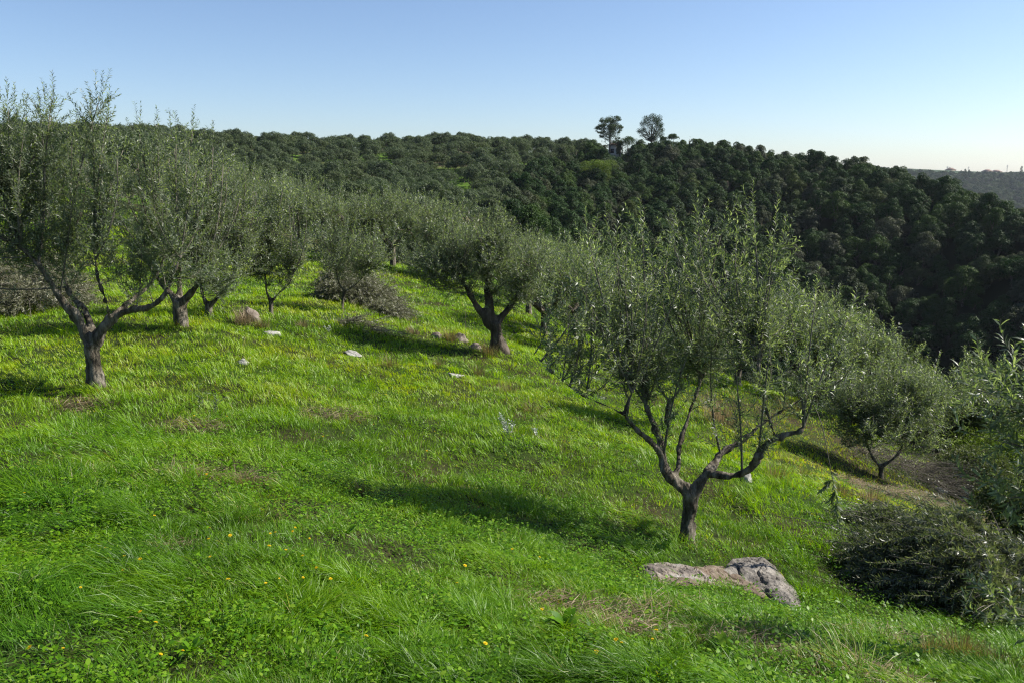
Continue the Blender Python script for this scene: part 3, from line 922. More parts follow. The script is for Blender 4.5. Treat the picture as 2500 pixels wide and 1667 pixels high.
# generic olive, used for the middle distance and the far grove
def olive_proto(seed, h, rad, n_br, shoots, shoot_len, leaf, pitch, leaf_mat_, node_r, sides=7, Wf=.22, lobes=7):
    g = np.random.default_rng(seed)
    ht = h * g.uniform(.22, .3)
    limbs = [np.array([(0, 0, -.3, .15), (g.normal(0, .03), 0, ht * .5, .11), (0, 0, ht, .12)]) * np.array([1, 1, 1, h / 3.4])]
    env = []
    nl = 5
    for i in range(nl):
        a = i / nl * 6.283 + g.normal(0, .3)
        rr = rad * g.uniform(.45, .62)
        e = np.array([math.cos(a) * rr, math.sin(a) * rr, h * g.uniform(.5, .62)])
        limbs.append(np.array([(0, 0, ht * .9, .08), (*(e * .45 + np.array([0, 0, ht * .25])), .055), (*e, .025)]) * np.array([1, 1, 1, h / 3.4]))
    for i in range(lobes):
        a = i / lobes * 6.283 + g.normal(0, .35)
        rr = rad * g.uniform(.42, .62)
        s = g.uniform(.36, .5)
        env.append((math.cos(a) * rr, math.sin(a) * rr, h * g.uniform(.5, .72), rad * s, rad * s, h * g.uniform(.17, .26)))
    env.append((0, 0, h * .74, rad * .55, rad * .55, h * .22))
    tm = MB()
    for Lm in limbs:
        P = resample(Lm, 8)
        add_tubes(tm, P[None, :, :3], P[None, :, 3], sides=sides)
    nodes = limb_nodes(limbs[1:], .3)
    tw, lf = crown(g, nodes, env, n_br, shoots, shoot_len, leaf[0], leaf[1], Wf, pitch, 1, up=.5, node_r=node_r, seg=5)
    return tm, tw, lf

MID = "olive trees beyond the meadow edge"
mid_protos = []
for s, h, r in ((31, 3.0, 1.7), (32, 2.8, 1.8), (33, 3.3, 1.7)):
    tm, tw, lf = olive_proto(s, h, r, 110, 11, .42, (.085, .12), .06, M['olive'], .014)
    for p in tw.v: tm.v.append(p)
    off = tm.n
    for f, m in tw.f: tm.f.append((f + off, m))
    for t in tw.t: tm.t.append(t)
    tm.n += tw.n
    mid_protos.append((tm.mesh("trunk", [M['bark']]), lf.mesh("foliage", [M['olive']])))

def mid_tree(u, v, pi, sc, label, Y=None, rot=None, group=MID):
    b = at(u, v, Y) if Y else gp(u, v)
    b[2] = float(hgt(b[0], b[1]))
    root = empty("olive_tree", b, random.uniform(0, 6.28) if rot is None else rot)
    root.scale = (sc, sc, sc)
    tag(root, label, "olive tree", group)
    tr, fo = mid_protos[pi]
    link(bpy.data.objects.new("trunk", tr), root)
    link(bpy.data.objects.new("foliage", fo), root)
    return root

mids = [(740, 690, 0, 1.05, 29, "grey green olive behind the thin stemmed tree, left of the brushwood heap"),
        (850, 680, 1, 1.05, 31, "olive tree rising just behind the brushwood heap"),
        (960, 690, 2, 1.05, 32, "pale olive tree at the far end of the meadow, above the shaded grass band"),
        (1060, 700, 0, 1.1, 30, "olive tree crowding the old gnarled tree from behind on its left"),
        (1330, 800, 1, .95, 20, "olive tree just right of the old gnarled one"),
        (1400, 820, 2, .9, 22, "olive tree filling the gap between the old tree and the nearest tree"),
        (1290, 760, 0, 1.0, 27, "small topped olive peeping over the old gnarled tree's right shoulder"),
        (900, 640, 0, 1.0, 36, "dim olive tree in the dip between meadow and hillside"),
        (1120, 650, 1, 1.0, 36, "olive tree down the bank directly behind the old tree's crown"),
        (720, 620, 2, 1.1, 33, "olive tree behind the slim round crowned tree"),
        (640, 600, 1, 1.2, 34, "large olive tree above the slim tree, meeting the hill grove"),
        (560, 570, 0, 1.25, 36, "olive tree showing over the suckered tree's right side"),
        (420, 570, 2, 1.1, 34, "olive tree seen through the left trees' crowns"),
        (120, 560, 1, 1.1, 32, "olive tree on the upper meadow behind the left edge tree"),
        (-60, 600, 0, 1.1, 24, "olive tree cut by the left border behind the brown leaf heap"),
        (1480, 900, 0, .85, 18, "low olive crown to the left behind the nearest tree"),
        (1800, 960, 1, .8, 17, "olive tree behind the nearest tree's right limbs"),
        (1960, 960, 2, .9, 18, "olive tree between the nearest tree and the slope tree"),
        (2310, 1070, 1, 1.0, 17.5, "olive crown rising behind the slope tree's right side"),
        (2060, 1010, 0, .9, 17, "olive tree on the bank just left of the slope tree"),
        ]
for u, v, pi, sc, Y, lab in mids:
    mid_tree(u, v, pi, sc, lab, Y=Y)

# ------------------------------------------------------------------ shrubs
def blob_foliage(g, blobs, n, L0, L1, Wf, detail=1, inner=.75, shell=False):
    lf = MB()
    bl = np.array(blobs, float)
    ar = (bl[:, 3] * bl[:, 5])
    pk = g.choice(len(bl), n, p=ar / ar.sum())
    q = rvec(n, g)
    q[:, 2] = np.where(q[:, 2] < -.3, -q[:, 2], q[:, 2])
    rr = g.uniform(inner, 1.0, (n, 1)) ** .6
    cl = fbm(q[:, 0] * 3 + pk * 7.1, q[:, 1] * 3, q[:, 2] * 3, 77, 2)
    rr = rr * (1 + .2 * cl[:, None])
    P = bl[pk, :3] + q * rr * bl[pk, 3:]
    D = unit(q * .5 + rvec(n, g) * .9 + np.array([0, 0, .35]))
    N = unit(q * .8 + rvec(n, g) * .8)
    if shell:
        N = unit(q + rvec(n, g) * (.6 if shell is True else .75))
        D = unit(np.cross(N, rvec(n, g)))
    L = g.uniform(L0, L1, n)
    tw_ = np.clip(g.beta(1.8, 2.2, n) * .8 + .25 * cl, 0, 1)
    add_leaves(lf, P, D, N, L, L * Wf, r1=tw_, detail=detail)
    return lf

def shrub(u, v, Y, w, h, label, mat, seed, name="shrub", cat="shrub", n=15000, leaf=(.035, .065), Wf=.42, group=None):
    g = np.random.default_rng(seed)
    b = at(u, v, Y)
    b[2] = float(hgt(b[0], b[1]))
    root = empty(name, b)
    tag(root, label, cat, group)
    bl = []
    for i in range(9):
        a = g.uniform(0, 6.28)
        rr = g.uniform(0, .6) * w * .5
        s = g.uniform(.32, .5)
        bl.append((math.cos(a) * rr, math.sin(a) * rr, h * g.uniform(.3, .62), w * .5 * s * 1.3, w * .5 * s * 1.3, h * g.uniform(.28, .4)))
    blob_foliage(g, bl, n, leaf[0], leaf[1], Wf).build("foliage", M[mat], root)
    tw = MB()
    n_s = 40
    B = []
    for i in range(n_s):
        e = np.array(bl[i % 9][:3]) + rvec(1, g)[0] * w * .15
        a = np.array([g.normal(0, .05 * w), g.normal(0, .05 * w), -.1])
        B.append(quad_bez(a[None], ((a + e) / 2 + np.array([0, 0, -.1 * h]))[None], e[None], 6)[0])
    add_tubes(tw, np.array(B), np.linspace(.02, .005, 6)[None].repeat(n_s, 0), sides=4)
    tw.build("stems", M['twig'], root)

SG = "evergreen shrubs along the edge of the ravine"
shrub(2110, 960, 20, 3.4, 2.6, "olive green shrub heading the sloping row at the ravine edge", 'shrub', 41, group=SG)
shrub(2200, 1000, 19, 3.0, 2.2, "dense shrub halfway down the ravine edge row", 'shrub', 42, group=SG)
shrub(2290, 1030, 18, 2.4, 2.0, "bright yellow green shrub in the ravine edge row", 'shrub_bright', 43, group=SG)
shrub(2370, 1060, 17, 2.4, 1.7, "dull green shrub low in the ravine edge row", 'shrub', 44, group=SG)
shrub(2450, 1100, 16, 2.6, 1.6, "shrub at the bottom of the ravine edge row behind the edge sprays", 'shrub_bright', 45, group=SG)
shrub(2370, 1120, 14, 1.8, 1.0, "dark shrub below the ravine edge row, right of the slope tree", 'shrub', 46, group=SG)
shrub(2510, 1180, 9.8, 1.6, 1.0, "dark leafy shrub behind the large cut branch heap", 'shrub', 47, group=SG)
shrub(2040, 980, 22, 2.8, 2.2, "shrub half hidden behind the nearest tree's rightmost leaves", 'shrub', 48, group=SG)
shrub(1440, 800, 27, 3.0, 2.0, "dark shrub down the bank behind the old tree's right side", 'shrub', 49, group=SG)
shrub(1060, 675, 30, 2.6, 1.3, "low shrub on red earth at the far end of the meadow", 'shrub', 50, group=SG)

# ------------------------------------------------------------------ cut branch heaps
def heap(u, v, w, d, h, label, mat, seed, n_sh, flow, leaf, pitch, rz=0.0, name="brushwood_heap", cat="brushwood heap", shoot=.5, twigmat='dead_twig', Wf=.2, bare=0.0, Y=None, detail=1):
    g = np.random.default_rng(seed)
    b = gp(u, v) if Y is None else at(u, v, Y)
    b[2] = float(hgt(b[0], b[1]))
    root = empty(name, b)
    tag(root, label, cat, "heaps of cut branches")
    c, s = math.cos(rz), math.sin(rz)
    a = g.uniform(0, 6.283, n_sh)
    rr = g.random(n_sh) ** .5
    lx, ly = np.cos(a) * rr, np.sin(a) * rr
    X = lx * w / 2 * c - ly * d / 2 * s
    Yy = lx * w / 2 * s + ly * d / 2 * c
    gz = hgt(b[0] + X, b[1] + Yy) - b[2]
    prof = np.sqrt(np.clip(1 - rr ** 2, 0, 1)) * (1 + .35 * fbm(X * 1.7, Yy * 1.7, 0, seed, 2))
    prof = prof * (.75 + .55 * noise3(X * 2.3 + seed, Yy * 2.3, 0, seed + 3))
    Z = gz + h * np.maximum(prof, 0) * g.random(n_sh) ** .35
    P0 = np.stack([X, Yy, Z], 1)
    D = unit(np.array(flow)[None] + rvec(n_sh, g) * .7 + np.stack([lx * .5, ly * .5, 0 * lx], 1))
    D[:, 2] = D[:, 2] * .8
    L = g.uniform(.5, 1.2, n_sh)[:, None] * shoot * np.where(g.random((n_sh, 1)) < .07, 2.0, 1.0)
    P1 = P0 + D * L + np.array([0, 0, -1.0]) * L * .12
    S = quad_bez(P0 - D * L * .3, P0 + D * L * .4 + np.array([0, 0, .06]), P1, 6)
    gg = hgt(b[0] + S[..., 0], b[1] + S[..., 1]) - b[2]
    S[..., 2] = np.maximum(S[..., 2], gg + .02)
    tw, lf = MB(), MB()
    add_tubes(tw, S, np.full((n_sh, 1), .0022) * np.linspace(1.3, .4, 6)[None], sides=4, cap=False)
    nb = max(8, n_sh // 18)
    k = g.choice(n_sh, nb)
    Q = S[k] + (S[k] - S[k][:, :1]) * .35
    gq = hgt(b[0] + Q[..., 0], b[1] + Q[..., 1]) - b[2]
    Q[..., 2] = np.maximum(Q[..., 2], gq + .02)
    add_tubes(tw, Q, np.full((nb, 1), .006) * np.linspace(1.2, .3, 6)[None], sides=5)
    nl = int(n_sh * (1 - bare))
    if nl:
        leaves_on_shoots(lf, S[:nl], pitch, leaf[0], leaf[1], Wf, detail, g, droop=.15)
    tw.build("branches", M[twigmat], root)
    if nl: lf.build("leaves", M[mat], root)
    return root

heap(868, 742, 1.9, 1.7, .9, "rounded heap of pruned olive branches behind the thin stemmed tree", 'cut', 61, 1300, (.45, -.3, .1), (.06, .085), .03, shoot=.42)
heap(945, 768, 1.0, .5, .22, "tapering end of pruned branches spilling right from the big heap", 'cut', 62, 220, (.8, -.3, 0), (.06, .085), .035, shoot=.4)
heap(875, 800, .75, .3, .10, "thin strip of pruned twigs lying on the grass below the big heap", 'cut', 63, 70, (.9, -.2, 0), (.055, .08), .04)
heap(30, 750, 2.6, 2.4, 1.05, "brown leafed heap of dead branches at the left border", 'cut', 64, 1900, (-.1, -.3, .3), (.06, .085), .03, Y=14.5, shoot=.4)
heap(2410, 1415, 2.0, 1.7, .58, "large dark heap of freshly cut olive branches at the lower right", 'cut_green', 65, 3000, (-.8, -.1, .25), (.055, .08), .021, Y=6.7, detail=1, shoot=.4, twigmat='twig')
heap(2260, 1300, 1.6, .8, .30, "outer fringe of cut branches reaching left over the grass", 'cut_green', 66, 620, (-.95, .1, .05), (.055, .08), .026, Y=8.0, shoot=.35, twigmat='twig')
heap(2250, 1150, 2.6, 1.4, .5, "tangle of bare grey twigs lying under the slope tree", 'cut', 67, 700, (.7, -.1, 0), (.05, .07), .05, Y=13.6, bare=.92, shoot=.7)

# ------------------------------------------------------------------ rocks
def rock(u, v, w, d, h, label, mat, seed, rz=0.0, tilt=(0, 0), Y=None, name="rock", cat="rock", sink=.35, sub=5, rough=.18, group="pale stones lying in the meadow", parts=None):
    g = np.random.default_rng(seed)
    b = gp(u, v) if Y is None else at(u, v, Y)
    b[2] = float(hgt(b[0], b[1]))
    bpy_me = bpy.data.meshes.new(name)
    import bmesh
    bm = bmesh.new()
    bmesh.ops.create_icosphere(bm, subdivisions=sub, radius=1)
    co = np.array([vv.co[:] for vv in bm.verts])
    # cut by random planes for broken faces
    for _ in range(9):
        n = rvec(1, g)[0]
        dd = g.uniform(.55, .85)
        k = co @ n - dd
        co = co - np.outer(np.maximum(k, 0) * .85, n)
    co = co + unit(co) * (fbm(co[:, 0] * 2.2, co[:, 1] * 2.2, co[:, 2] * 2.2, seed, 4) * rough)[:, None]
    co = co * np.array([w / 2, d / 2, h])
    for vv, c in zip(bm.verts, co): vv.co = c
    bm.to_mesh(bpy_me)
    bm.free()
    bpy_me.polygons.foreach_set("use_smooth", np.ones(len(bpy_me.polygons), bool))
    bpy_me.materials.append(M[mat])
    o = link(bpy.data.objects.new(name, bpy_me))
    o.location = (b[0], b[1], b[2] + h * (1 - sink) - h * .6)
    o.rotation_euler = (tilt[0], tilt[1], rz)
    tag(o, label, cat, group)
    return o

OC = "rock outcrop below the nearest tree"
outcrops = {
    'slab': [(1553, 1388), (1600, 1372), (1660, 1374), (1705, 1392), (1745, 1412), (1738, 1424), (1690, 1420), (1655, 1412), (1612, 1420), (1590, 1418), (1572, 1404)],
    'earth': [(1590, 1415), (1600, 1400), (1660, 1405), (1695, 1385), (1760, 1380), (1800, 1395), (1860, 1440), (1880, 1462), (1830, 1445), (1770, 1430), (1700, 1432), (1650, 1428), (1620, 1432)],
    'boulder': [(1764, 1392), (1782, 1368), (1815, 1362), (1862, 1364), (1895, 1384), (1915, 1412), (1940, 1440), (1958, 1480), (1962, 1502), (1935, 1494), (1905, 1478), (1868, 1450), (1830, 1425), (1790, 1412)]}

def poly_sdf(px, py, poly):
    """positive inside"""
    d = np.full(px.shape, 1e9)
    inside = np.zeros(px.shape, bool)
    n = len(poly)
    for i in range(n):
        ax, ay = poly[i]
        bx, by = poly[(i + 1) % n]
        ex, ey = bx - ax, by - ay
        t = np.clip(((px - ax) * ex + (py - ay) * ey) / (ex * ex + ey * ey), 0, 1)
        d = np.minimum(d, np.hypot(px - ax - t * ex, py - ay - t * ey))
        c = ((ay > py) != (by > py)) & (px < (bx - ax) * (py - ay) / (by - ay + 1e-12) + ax)
        inside ^= c
    return np.where(inside, d, -d)
out_poly = {k: np.array([gp(u, v)[:2] for u, v in o]) for k, o in outcrops.items()}

def outcrop(key, h, edge, rough, label, mat, seed, name, cat, step=.008, lift=0.0, side=0.0):
    poly = out_poly[key]
    c = poly.mean(0)
    cz = float(hgt(c[0], c[1]))
    x0, y0 = poly.min(0) - .06
    x1, y1 = poly.max(0) + .06
    xs, ys = np.arange(x0, x1, step), np.arange(y0, y1, step)
    X, Y = np.meshgrid(xs, ys, indexing='ij')
    wob = .025 * fbm(X * 9, Y * 9, 0, seed, 3)
    d = poly_sdf(X, Y, poly) + wob
    t = np.clip(d / edge, -1, 1)
    g0 = hgt(X, Y)
    strata = noise3(X * 4 + Y * 9, Y * 2, 0, seed + 1)
    crack = np.minimum(np.abs(fbm(X * 5 + 3, Y * 11, 0, seed + 2, 2)), np.abs(fbm(X * 14 + Y * 6, Y * 16 - X * 5, 0, seed + 8, 2)) + .02)
    Z = g0 + lift + np.where(t > 0, h * np.sqrt(np.maximum(t, 0)) * (1 + side * (X - c[0])), t * .12)
    Z = Z + np.clip(t * 3, 0, 1) * (rough * fbm(X * 6, Y * 6, 0, seed + 5, 4) + rough * .35 * strata - rough * 1.1 * np.exp(-(crack / .05) ** 2))
    ny = len(ys)
    i, j = np.meshgrid(np.arange(len(xs) - 1), np.arange(ny - 1), indexing='ij')
    F = np.stack([i * ny + j, (i + 1) * ny + j, (i + 1) * ny + j + 1, i * ny + j + 1], -1).reshape(-1, 4)
    V = np.stack([X - c[0], Y - c[1], Z - cz], -1).reshape(-1, 3)
    ok = (d.ravel() > -edge * .9)
    F = F[ok[F].all(1)]
    used = np.unique(F)
    mp = -np.ones(len(V), int)
    mp[used] = np.arange(len(used))
    mb = MB()
    mb.add(V[used], mp[F])
    o = mb.build(name, M[mat], smooth=True)
    o.location = (c[0], c[1], cz)
    tag(o, label, cat, OC)
outcrop('slab', .035, .09, .035, "flat pinkish rock slab left in the outcrop below the nearest tree", 'rock', 71, "rock", "rock")
outcrop('earth', .018, .05, .02, "strip of bare red earth and rock between slab and boulder", 'red_soil', 73, "earth_ledge", "bare earth")
outcrop('boulder', .06, .14, .026, "grey boulder sloping down to the right, largest in the outcrop", 'grey_rock', 72, "rock", "rock")
rock(665, 817, .36, .2, .07, "white stone nearest to the slim olive's foot", 'white_rock', 74, rz=.1, sub=4)
rock(592, 887, .17, .12, .07, "small white stone in the middle of the left meadow", 'white_rock', 75, sub=4)
rock(862, 868, .34, .18, .08, "flat white stone slanting down right in the upper meadow", 'white_rock', 76, rz=-.3, tilt=(0, .25), sub=4)
rock(1110, 918, .33, .16, .06, "long flat white stone in open grass at mid field", 'white_rock', 77, rz=-.1, tilt=(0, .12), sub=4)
rock(1067, 824, .24, .18, .11, "rounded pale stone at the left end of the stone row", 'brown_rock', 78, sub=4)
rock(1125, 832, .34, .25, .17, "dark boulder, biggest of the stone row by the old tree", 'brown_rock', 79, sub=4, tilt=(0, .2))
rock(1160, 850, .28, .2, .11, "low brown stone between the dark boulder and the old tree", 'brown_rock', 80, sub=4, tilt=(0, .2))
rock(612, 782, .42, .3, .26, "tan boulder wrapped in dry grass left of the slim olive", 'brown_rock', 81, sub=4, tilt=(0, .15))
rock(1822, 1172, .16, .1, .09, "white stone showing just under the nearest tree's right limb", 'white_rock', 82, sub=4)
rock(2294, 1198, .3, .14, .08, "yellowish flat stone under the bare twig tangle", 'white_rock', 83, sub=4)
rock(2185, 1262, .22, .14, .05, "grey stone at the left end of the bare twig tangle", 'brown_rock', 84, sub=4)

# ------------------------------------------------------------------ grass
def curved_blades(mb, X, Y, Z, yaw, tilt, L, W, r1, curve, seg=3, mat=0, r2=None):
    """blades whose tilt from vertical grows from tilt*.4 to tilt+curve"""
    n = len(X)
    hx, hy = np.cos(yaw), np.sin(yaw)
    pts = [np.stack([X, Y, Z], 1)]
    for k in range(seg):
        a = tilt * (.45 + .55 * (k + 1) / seg) + curve * (k / seg)
        a = np.clip(a, -.2, 1.62)
        st = L / seg
        pts.append(pts[-1] + np.stack([hx * np.sin(a) * st, hy * np.sin(a) * st, np.cos(a) * st], 1))
    # side vector, randomly turned
    ph = rng.uniform(-1.1, 1.1, n)
    s = np.stack([-hy * np.cos(ph), hx * np.cos(ph), np.sin(ph)], 1) * (W / 2)[:, None]
    V = []
    prof = [.7, 1.0, .75, .5][:seg] if seg == 3 else [.8, .9]
    for k in range(seg):
        V += [pts[k] - s * prof[k], pts[k] + s * prof[k]]
    V.append(pts[seg])
    nv = 2 * seg + 1
    V = np.stack(V, 1)
    t = np.zeros((n, nv, 4))
    t[..., 0] = r1[:, None]
    if r2 is not None: t[..., 1] = r2[:, None]
    off = mb.n
    base = np.arange(n)[:, None] * nv
    mb.add(V.reshape(-1, 3), base + np.array([[0, 1, 3, 2]]), t.reshape(-1, 4), mat)
    for k in range(1, seg - 1):
        mb.f.append((base + off + np.array([[2 * k, 2 * k + 1, 2 * k + 3, 2 * k + 2]]), mat))
    mb.f.append((base + off + np.array([[2 * seg - 2, 2 * seg - 1, 2 * seg]]), mat))

def polar_scatter(n, r0, r1, a0=-46, a1=46):
    r = np.exp(rng.uniform(math.log(r0), math.log(r1), n))
    th = R(1) * rng.uniform(a0, a1, n)
    return r * np.sin(th), r * np.cos(th), r

scrub_c = [(gp(2150, 1200), 1.6), (gp(2250, 1210), 1.7), (gp(2010, 1080), 1.2), (gp(1880, 1020), 1.4), (gp(2120, 1110), 1.4), (gp(2390, 1250), 1.5), (gp(2200, 1230), 1.2)]
straw_px = [(2185, 1205, .6), (2290, 1225, .6), (2110, 1190, .35), (190, 993, .22), (465, 1045, .25), (480, 1160, .2), (810, 1018, .3), (1610, 1490, .22), (1450, 1510, .25), (1870, 1570, .28), (1530, 1540, .2), (2080, 1650, .25), (600, 1175, .15), (430, 1340, .1), (1330, 1475, .2), (2150, 1560, .2), (1980, 1620, .25)]
straw_c = [(gp(u, v), s) for u, v, s in straw_px]
rock_px = [(665, 817, .2), (592, 887, .1), (862, 868, .2), (1110, 918, .19), (1067, 824, .15), (1125, 832, .2)]
rock_c = [(gp(u, v), s) for u, v, s in rock_px]

def near_mask(X, Y, cs, soft=1.0):
    m = np.zeros(len(X))
    for c, s in cs:
        d2 = (X - c[0]) ** 2 + (Y - c[1]) ** 2
        m = np.maximum(m, np.exp(-d2 / (s * soft) ** 2))
    return m

def tuft_cell(X, Y, size, seed):
    """nearest jittered tuft centre: offset vector, distance and three random numbers"""
    gx, gy = np.floor(X / size).astype(np.int64), np.floor(Y / size).astype(np.int64)
    best = np.full(len(X), 1e9)
    out = [np.zeros(len(X)) for _ in range(5)]
    for i in (-1, 0, 1):
        for j in (-1, 0, 1):
            cx, cy = gx + i, gy + j
            px = (cx + _hash(cx, cy, cx * 0, seed)) * size
            py = (cy + _hash(cx, cy, cx * 0, seed + 1)) * size
            d = np.hypot(X - px, Y - py)
            m = d < best
            best = np.where(m, d, best)
            for k, val in enumerate((X - px, Y - py, _hash(cx, cy, cx * 0, seed + 2), _hash(cx, cy, cx * 0, seed + 3), _hash(cx, cy, cx * 0, seed + 4))):
                out[k] = np.where(m, val, out[k])
    return out[0], out[1], best / size, out[2], out[3], out[4]

def make_grass():
    mb = MB()
    n = 1000000
    X, Y, r = polar_scatter(n, 1.9, 44)
    dx, dy, dd, h1, h2, h3 = tuft_cell(X, Y, .21, 500)
    dX, dY, dD, g1, g2, g3 = tuft_cell(X, Y, .8, 600)
    dens = .72 + .45 * fbm(X * 1.3, Y * 1.3, 0, 101, 2) * sstep(16, 8, r) + .35 * (.5 - dd) + .15 * sstep(7, 11, r)
    hole = near_mask(X, Y, straw_c)
    scrub = near_mask(X, Y, scrub_c)
    hollow = np.maximum(sstep(.35, .6, noise3(X * 1.3, Y * 1.3, 0, 141)), .9 * sstep(.3, .5, noise3(X * 3.1, Y * 3.1, 0, 143))) * sstep(10, 6.5, r)
    keep = rng.random(n) < dens * (1 - .8 * hole) * (1 - .55 * scrub) * (1 - .55 * hollow)
    keep &= near_mask(X, Y, rock_c) < .45
    for pl in out_poly.values():
        sd = poly_sdf(X, Y, pl)
        keep &= (sd < .0) | ((sd < .07) & (rng.random(n) < .3)) | (rng.random(n) < .03)
    X, Y, r, dx, dy, dd, h1, h2, h3, g1, g2, g3, scrub, hole, hollow = [q[keep] for q in (X, Y, r, dx, dy, dd, h1, h2, h3, g1, g2, g3, scrub, hole, hollow)]
    n = len(X)
    Z = hgt(X, Y) - .005
    lush = sstep(-.2, .3, fbm(X * .42 + 3, Y * .42, 0, 111, 2)) * sstep(12.5, 8.5, r)
    lush = np.maximum(lush, sstep(7.0, 4.5, r) * .45)
    flow = 2.7 + 1.7 * fbm(X * .5, Y * .5, 0, 131, 2) + 1.1 * noise3(X * 1.7, Y * 1.7, 0, 133)
    fx, fy = np.cos(flow), np.sin(flow)
    out_w = (.55 - .25 * lush) / .1
    vx = fx * (.5 + 1.0 * lush) + dx * out_w + .7 * np.cos(h1 * 6.28) + rng.normal(0, .75, n)
    vy = fy * (.5 + 1.0 * lush) + dy * out_w + .7 * np.sin(h1 * 6.28) + rng.normal(0, .6, n)
    yaw = np.arctan2(vy, vx)
    tall = (h2 ** 3) * 1.7 + .6 * g1 * g1
    tilt = .25 + rng.random(n) * .45 + .35 * dd + lush * rng.uniform(.3, .9, n)
    L = (.04 + .04 * rng.random(n)) * (.65 + .8 * tall) + lush * rng.uniform(.03, .10, n) * (.5 + h2)
    L *= (1 - .35 * scrub) * (1 - .35 * hollow)
    L *= 1 + .5 * sstep(.1, .5, noise3(X * 4.5, Y * 4.5, 0, 177))
    W = rng.uniform(.0017, .0045, n) * np.maximum(1, r / 5.0) ** 1.0
    L *= np.maximum(1, r / 14) ** .35
    pat = fbm(X * .5 + 9, Y * .5, 0, 151, 3)
    c = .38 + .34 * pat + .28 * (h3 - .5) + .26 * (g2 - .5) + rng.normal(0, .12, n) + .20 * sstep(6.5, 11, r) - .06 * lush - .10 * sstep(8, 4.5, r)
    dry = rng.random(n) < (.012 + .45 * scrub ** .6 + .35 * hole + .05 * (g3 > .85))
    c = np.clip(c, 0, .86)
    c = np.where(dry, rng.uniform(.9, 1, n), c)
    curve = rng.uniform(.1, .9, n) + lush * .3
    cool = np.clip(.22 + .75 * lush * sstep(-.3, .5, fbm(X * .8, Y * .8, 0, 161, 2) + (g1 - .5)) + .5 * (h3 - .5) - .25 * sstep(8, 12, r), 0, 1)
    nearm = r < 9
    for m_, sg in ((nearm, 3), (~nearm, 2)):
        curved_blades(mb, X[m_], Y[m_], Z[m_], yaw[m_], tilt[m_], L[m_], W[m_], c[m_], curve[m_], seg=sg, r2=cool[m_])
    o = mb.build("grass", M['grass'])
    tag(o, kind='stuff')
make_grass()

def make_weeds():
    mb = MB()
    n = 34000
    X, Y, r = polar_scatter(n, 2.2, 20, -42, 42)
    k = (rng.random(n) < sstep(-.15, .35, fbm(X * 1.1, Y * 1.1, 0, 171, 2)) * .85 + .16) & (near_mask(X, Y, rock_c) < .4) & (np.maximum.reduce([poly_sdf(X, Y, pl) for pl in out_poly.values()]) < 0)
    X, Y = X[k], Y[k]
    n = len(X)
    Z = hgt(X, Y)
    per = 7
    idx = np.repeat(np.arange(n), per)
    m = len(idx)
    a = rng.uniform(0, 6.283, m)
    hgt_ = rng.uniform(.05, .11, n)[idx]
    rr = rng.uniform(.01, .06, m)
    P = np.stack([X[idx] + np.cos(a) * rr, Y[idx] + np.sin(a) * rr, Z[idx] + hgt_ * rng.uniform(.5, 1, m)], 1)
    D = unit(np.stack([np.cos(a), np.sin(a), rng.uniform(-.3, .5, m)], 1))
    N = unit(np.array([0, 0, 1.0]) + rvec(m) * .45)
    big = (.6 + .8 * rng.random(n))[idx]
    L = rng.uniform(.014, .03, m) * big
    add_leaves(mb, P, D, N, L, L * rng.uniform(.3, .7, m), curl=.06, detail=2)
    o = mb.build("meadow_weeds", M['weed'])
    tag(o, kind='stuff')
make_weeds()

# straw patches
for i, (c, s) in enumerate(straw_c):
    g = np.random.default_rng(300 + i)
    n = int(380 * (s / .25) ** 1.5)
    mb = MB()
    a = g.uniform(0, 6.283, n)
    rr = g.random(n) ** .6 * s * 1.1
    X, Y = c[0] + np.cos(a) * rr * 1.3, c[1] + np.sin(a) * rr * .8
    Z = hgt(X, Y) + g.uniform(0, .05, n)
    D = unit(np.stack([g.normal(0, 1, n) + .8, g.normal(0, .8, n), g.normal(.08, .16, n)], 1))
    L = g.uniform(.05, .19, n)
    P = np.stack([X, Y, Z], 1) - c
    add_leaves(mb, P, D, unit(np.array([0, 0, 1.]) + rvec(n, g) * .7), L, np.full(n, .004), r1=g.random(n), curl=.08)
    lab = ["reddish brown dead grass under the slope tree", "wide dry brown litter beneath the bare twig tangle", "dry brown fringe left of the slope tree's foot", "tan straw patch in shade left, below the left edge tree", "matted dead grass patch above the centre left meadow", "small dead grass patch left of the dark tuft", "brown straw hollow in the centre of the meadow",
           "round matted straw patch below the flat rock slab", "thin straw streak left of the round straw patch", "long straw mat lowest beneath the grey boulder", "faint straw streak just under the round straw patch",
           "straw smear at the bottom edge right of centre", "pinch of dead grass beside the dark tuft", "tiny dead grass spot among the yellow flowers", "dry streak left of the flat rock slab",
           "dry grass streak right of the long straw mat", "straw smear between the long straw mat and the bottom edge"][i]
    o = mb.build("straw_patch", M['straw'])
    o.location = c
    tag(o, lab, "dry grass", "patches of matted dry grass")

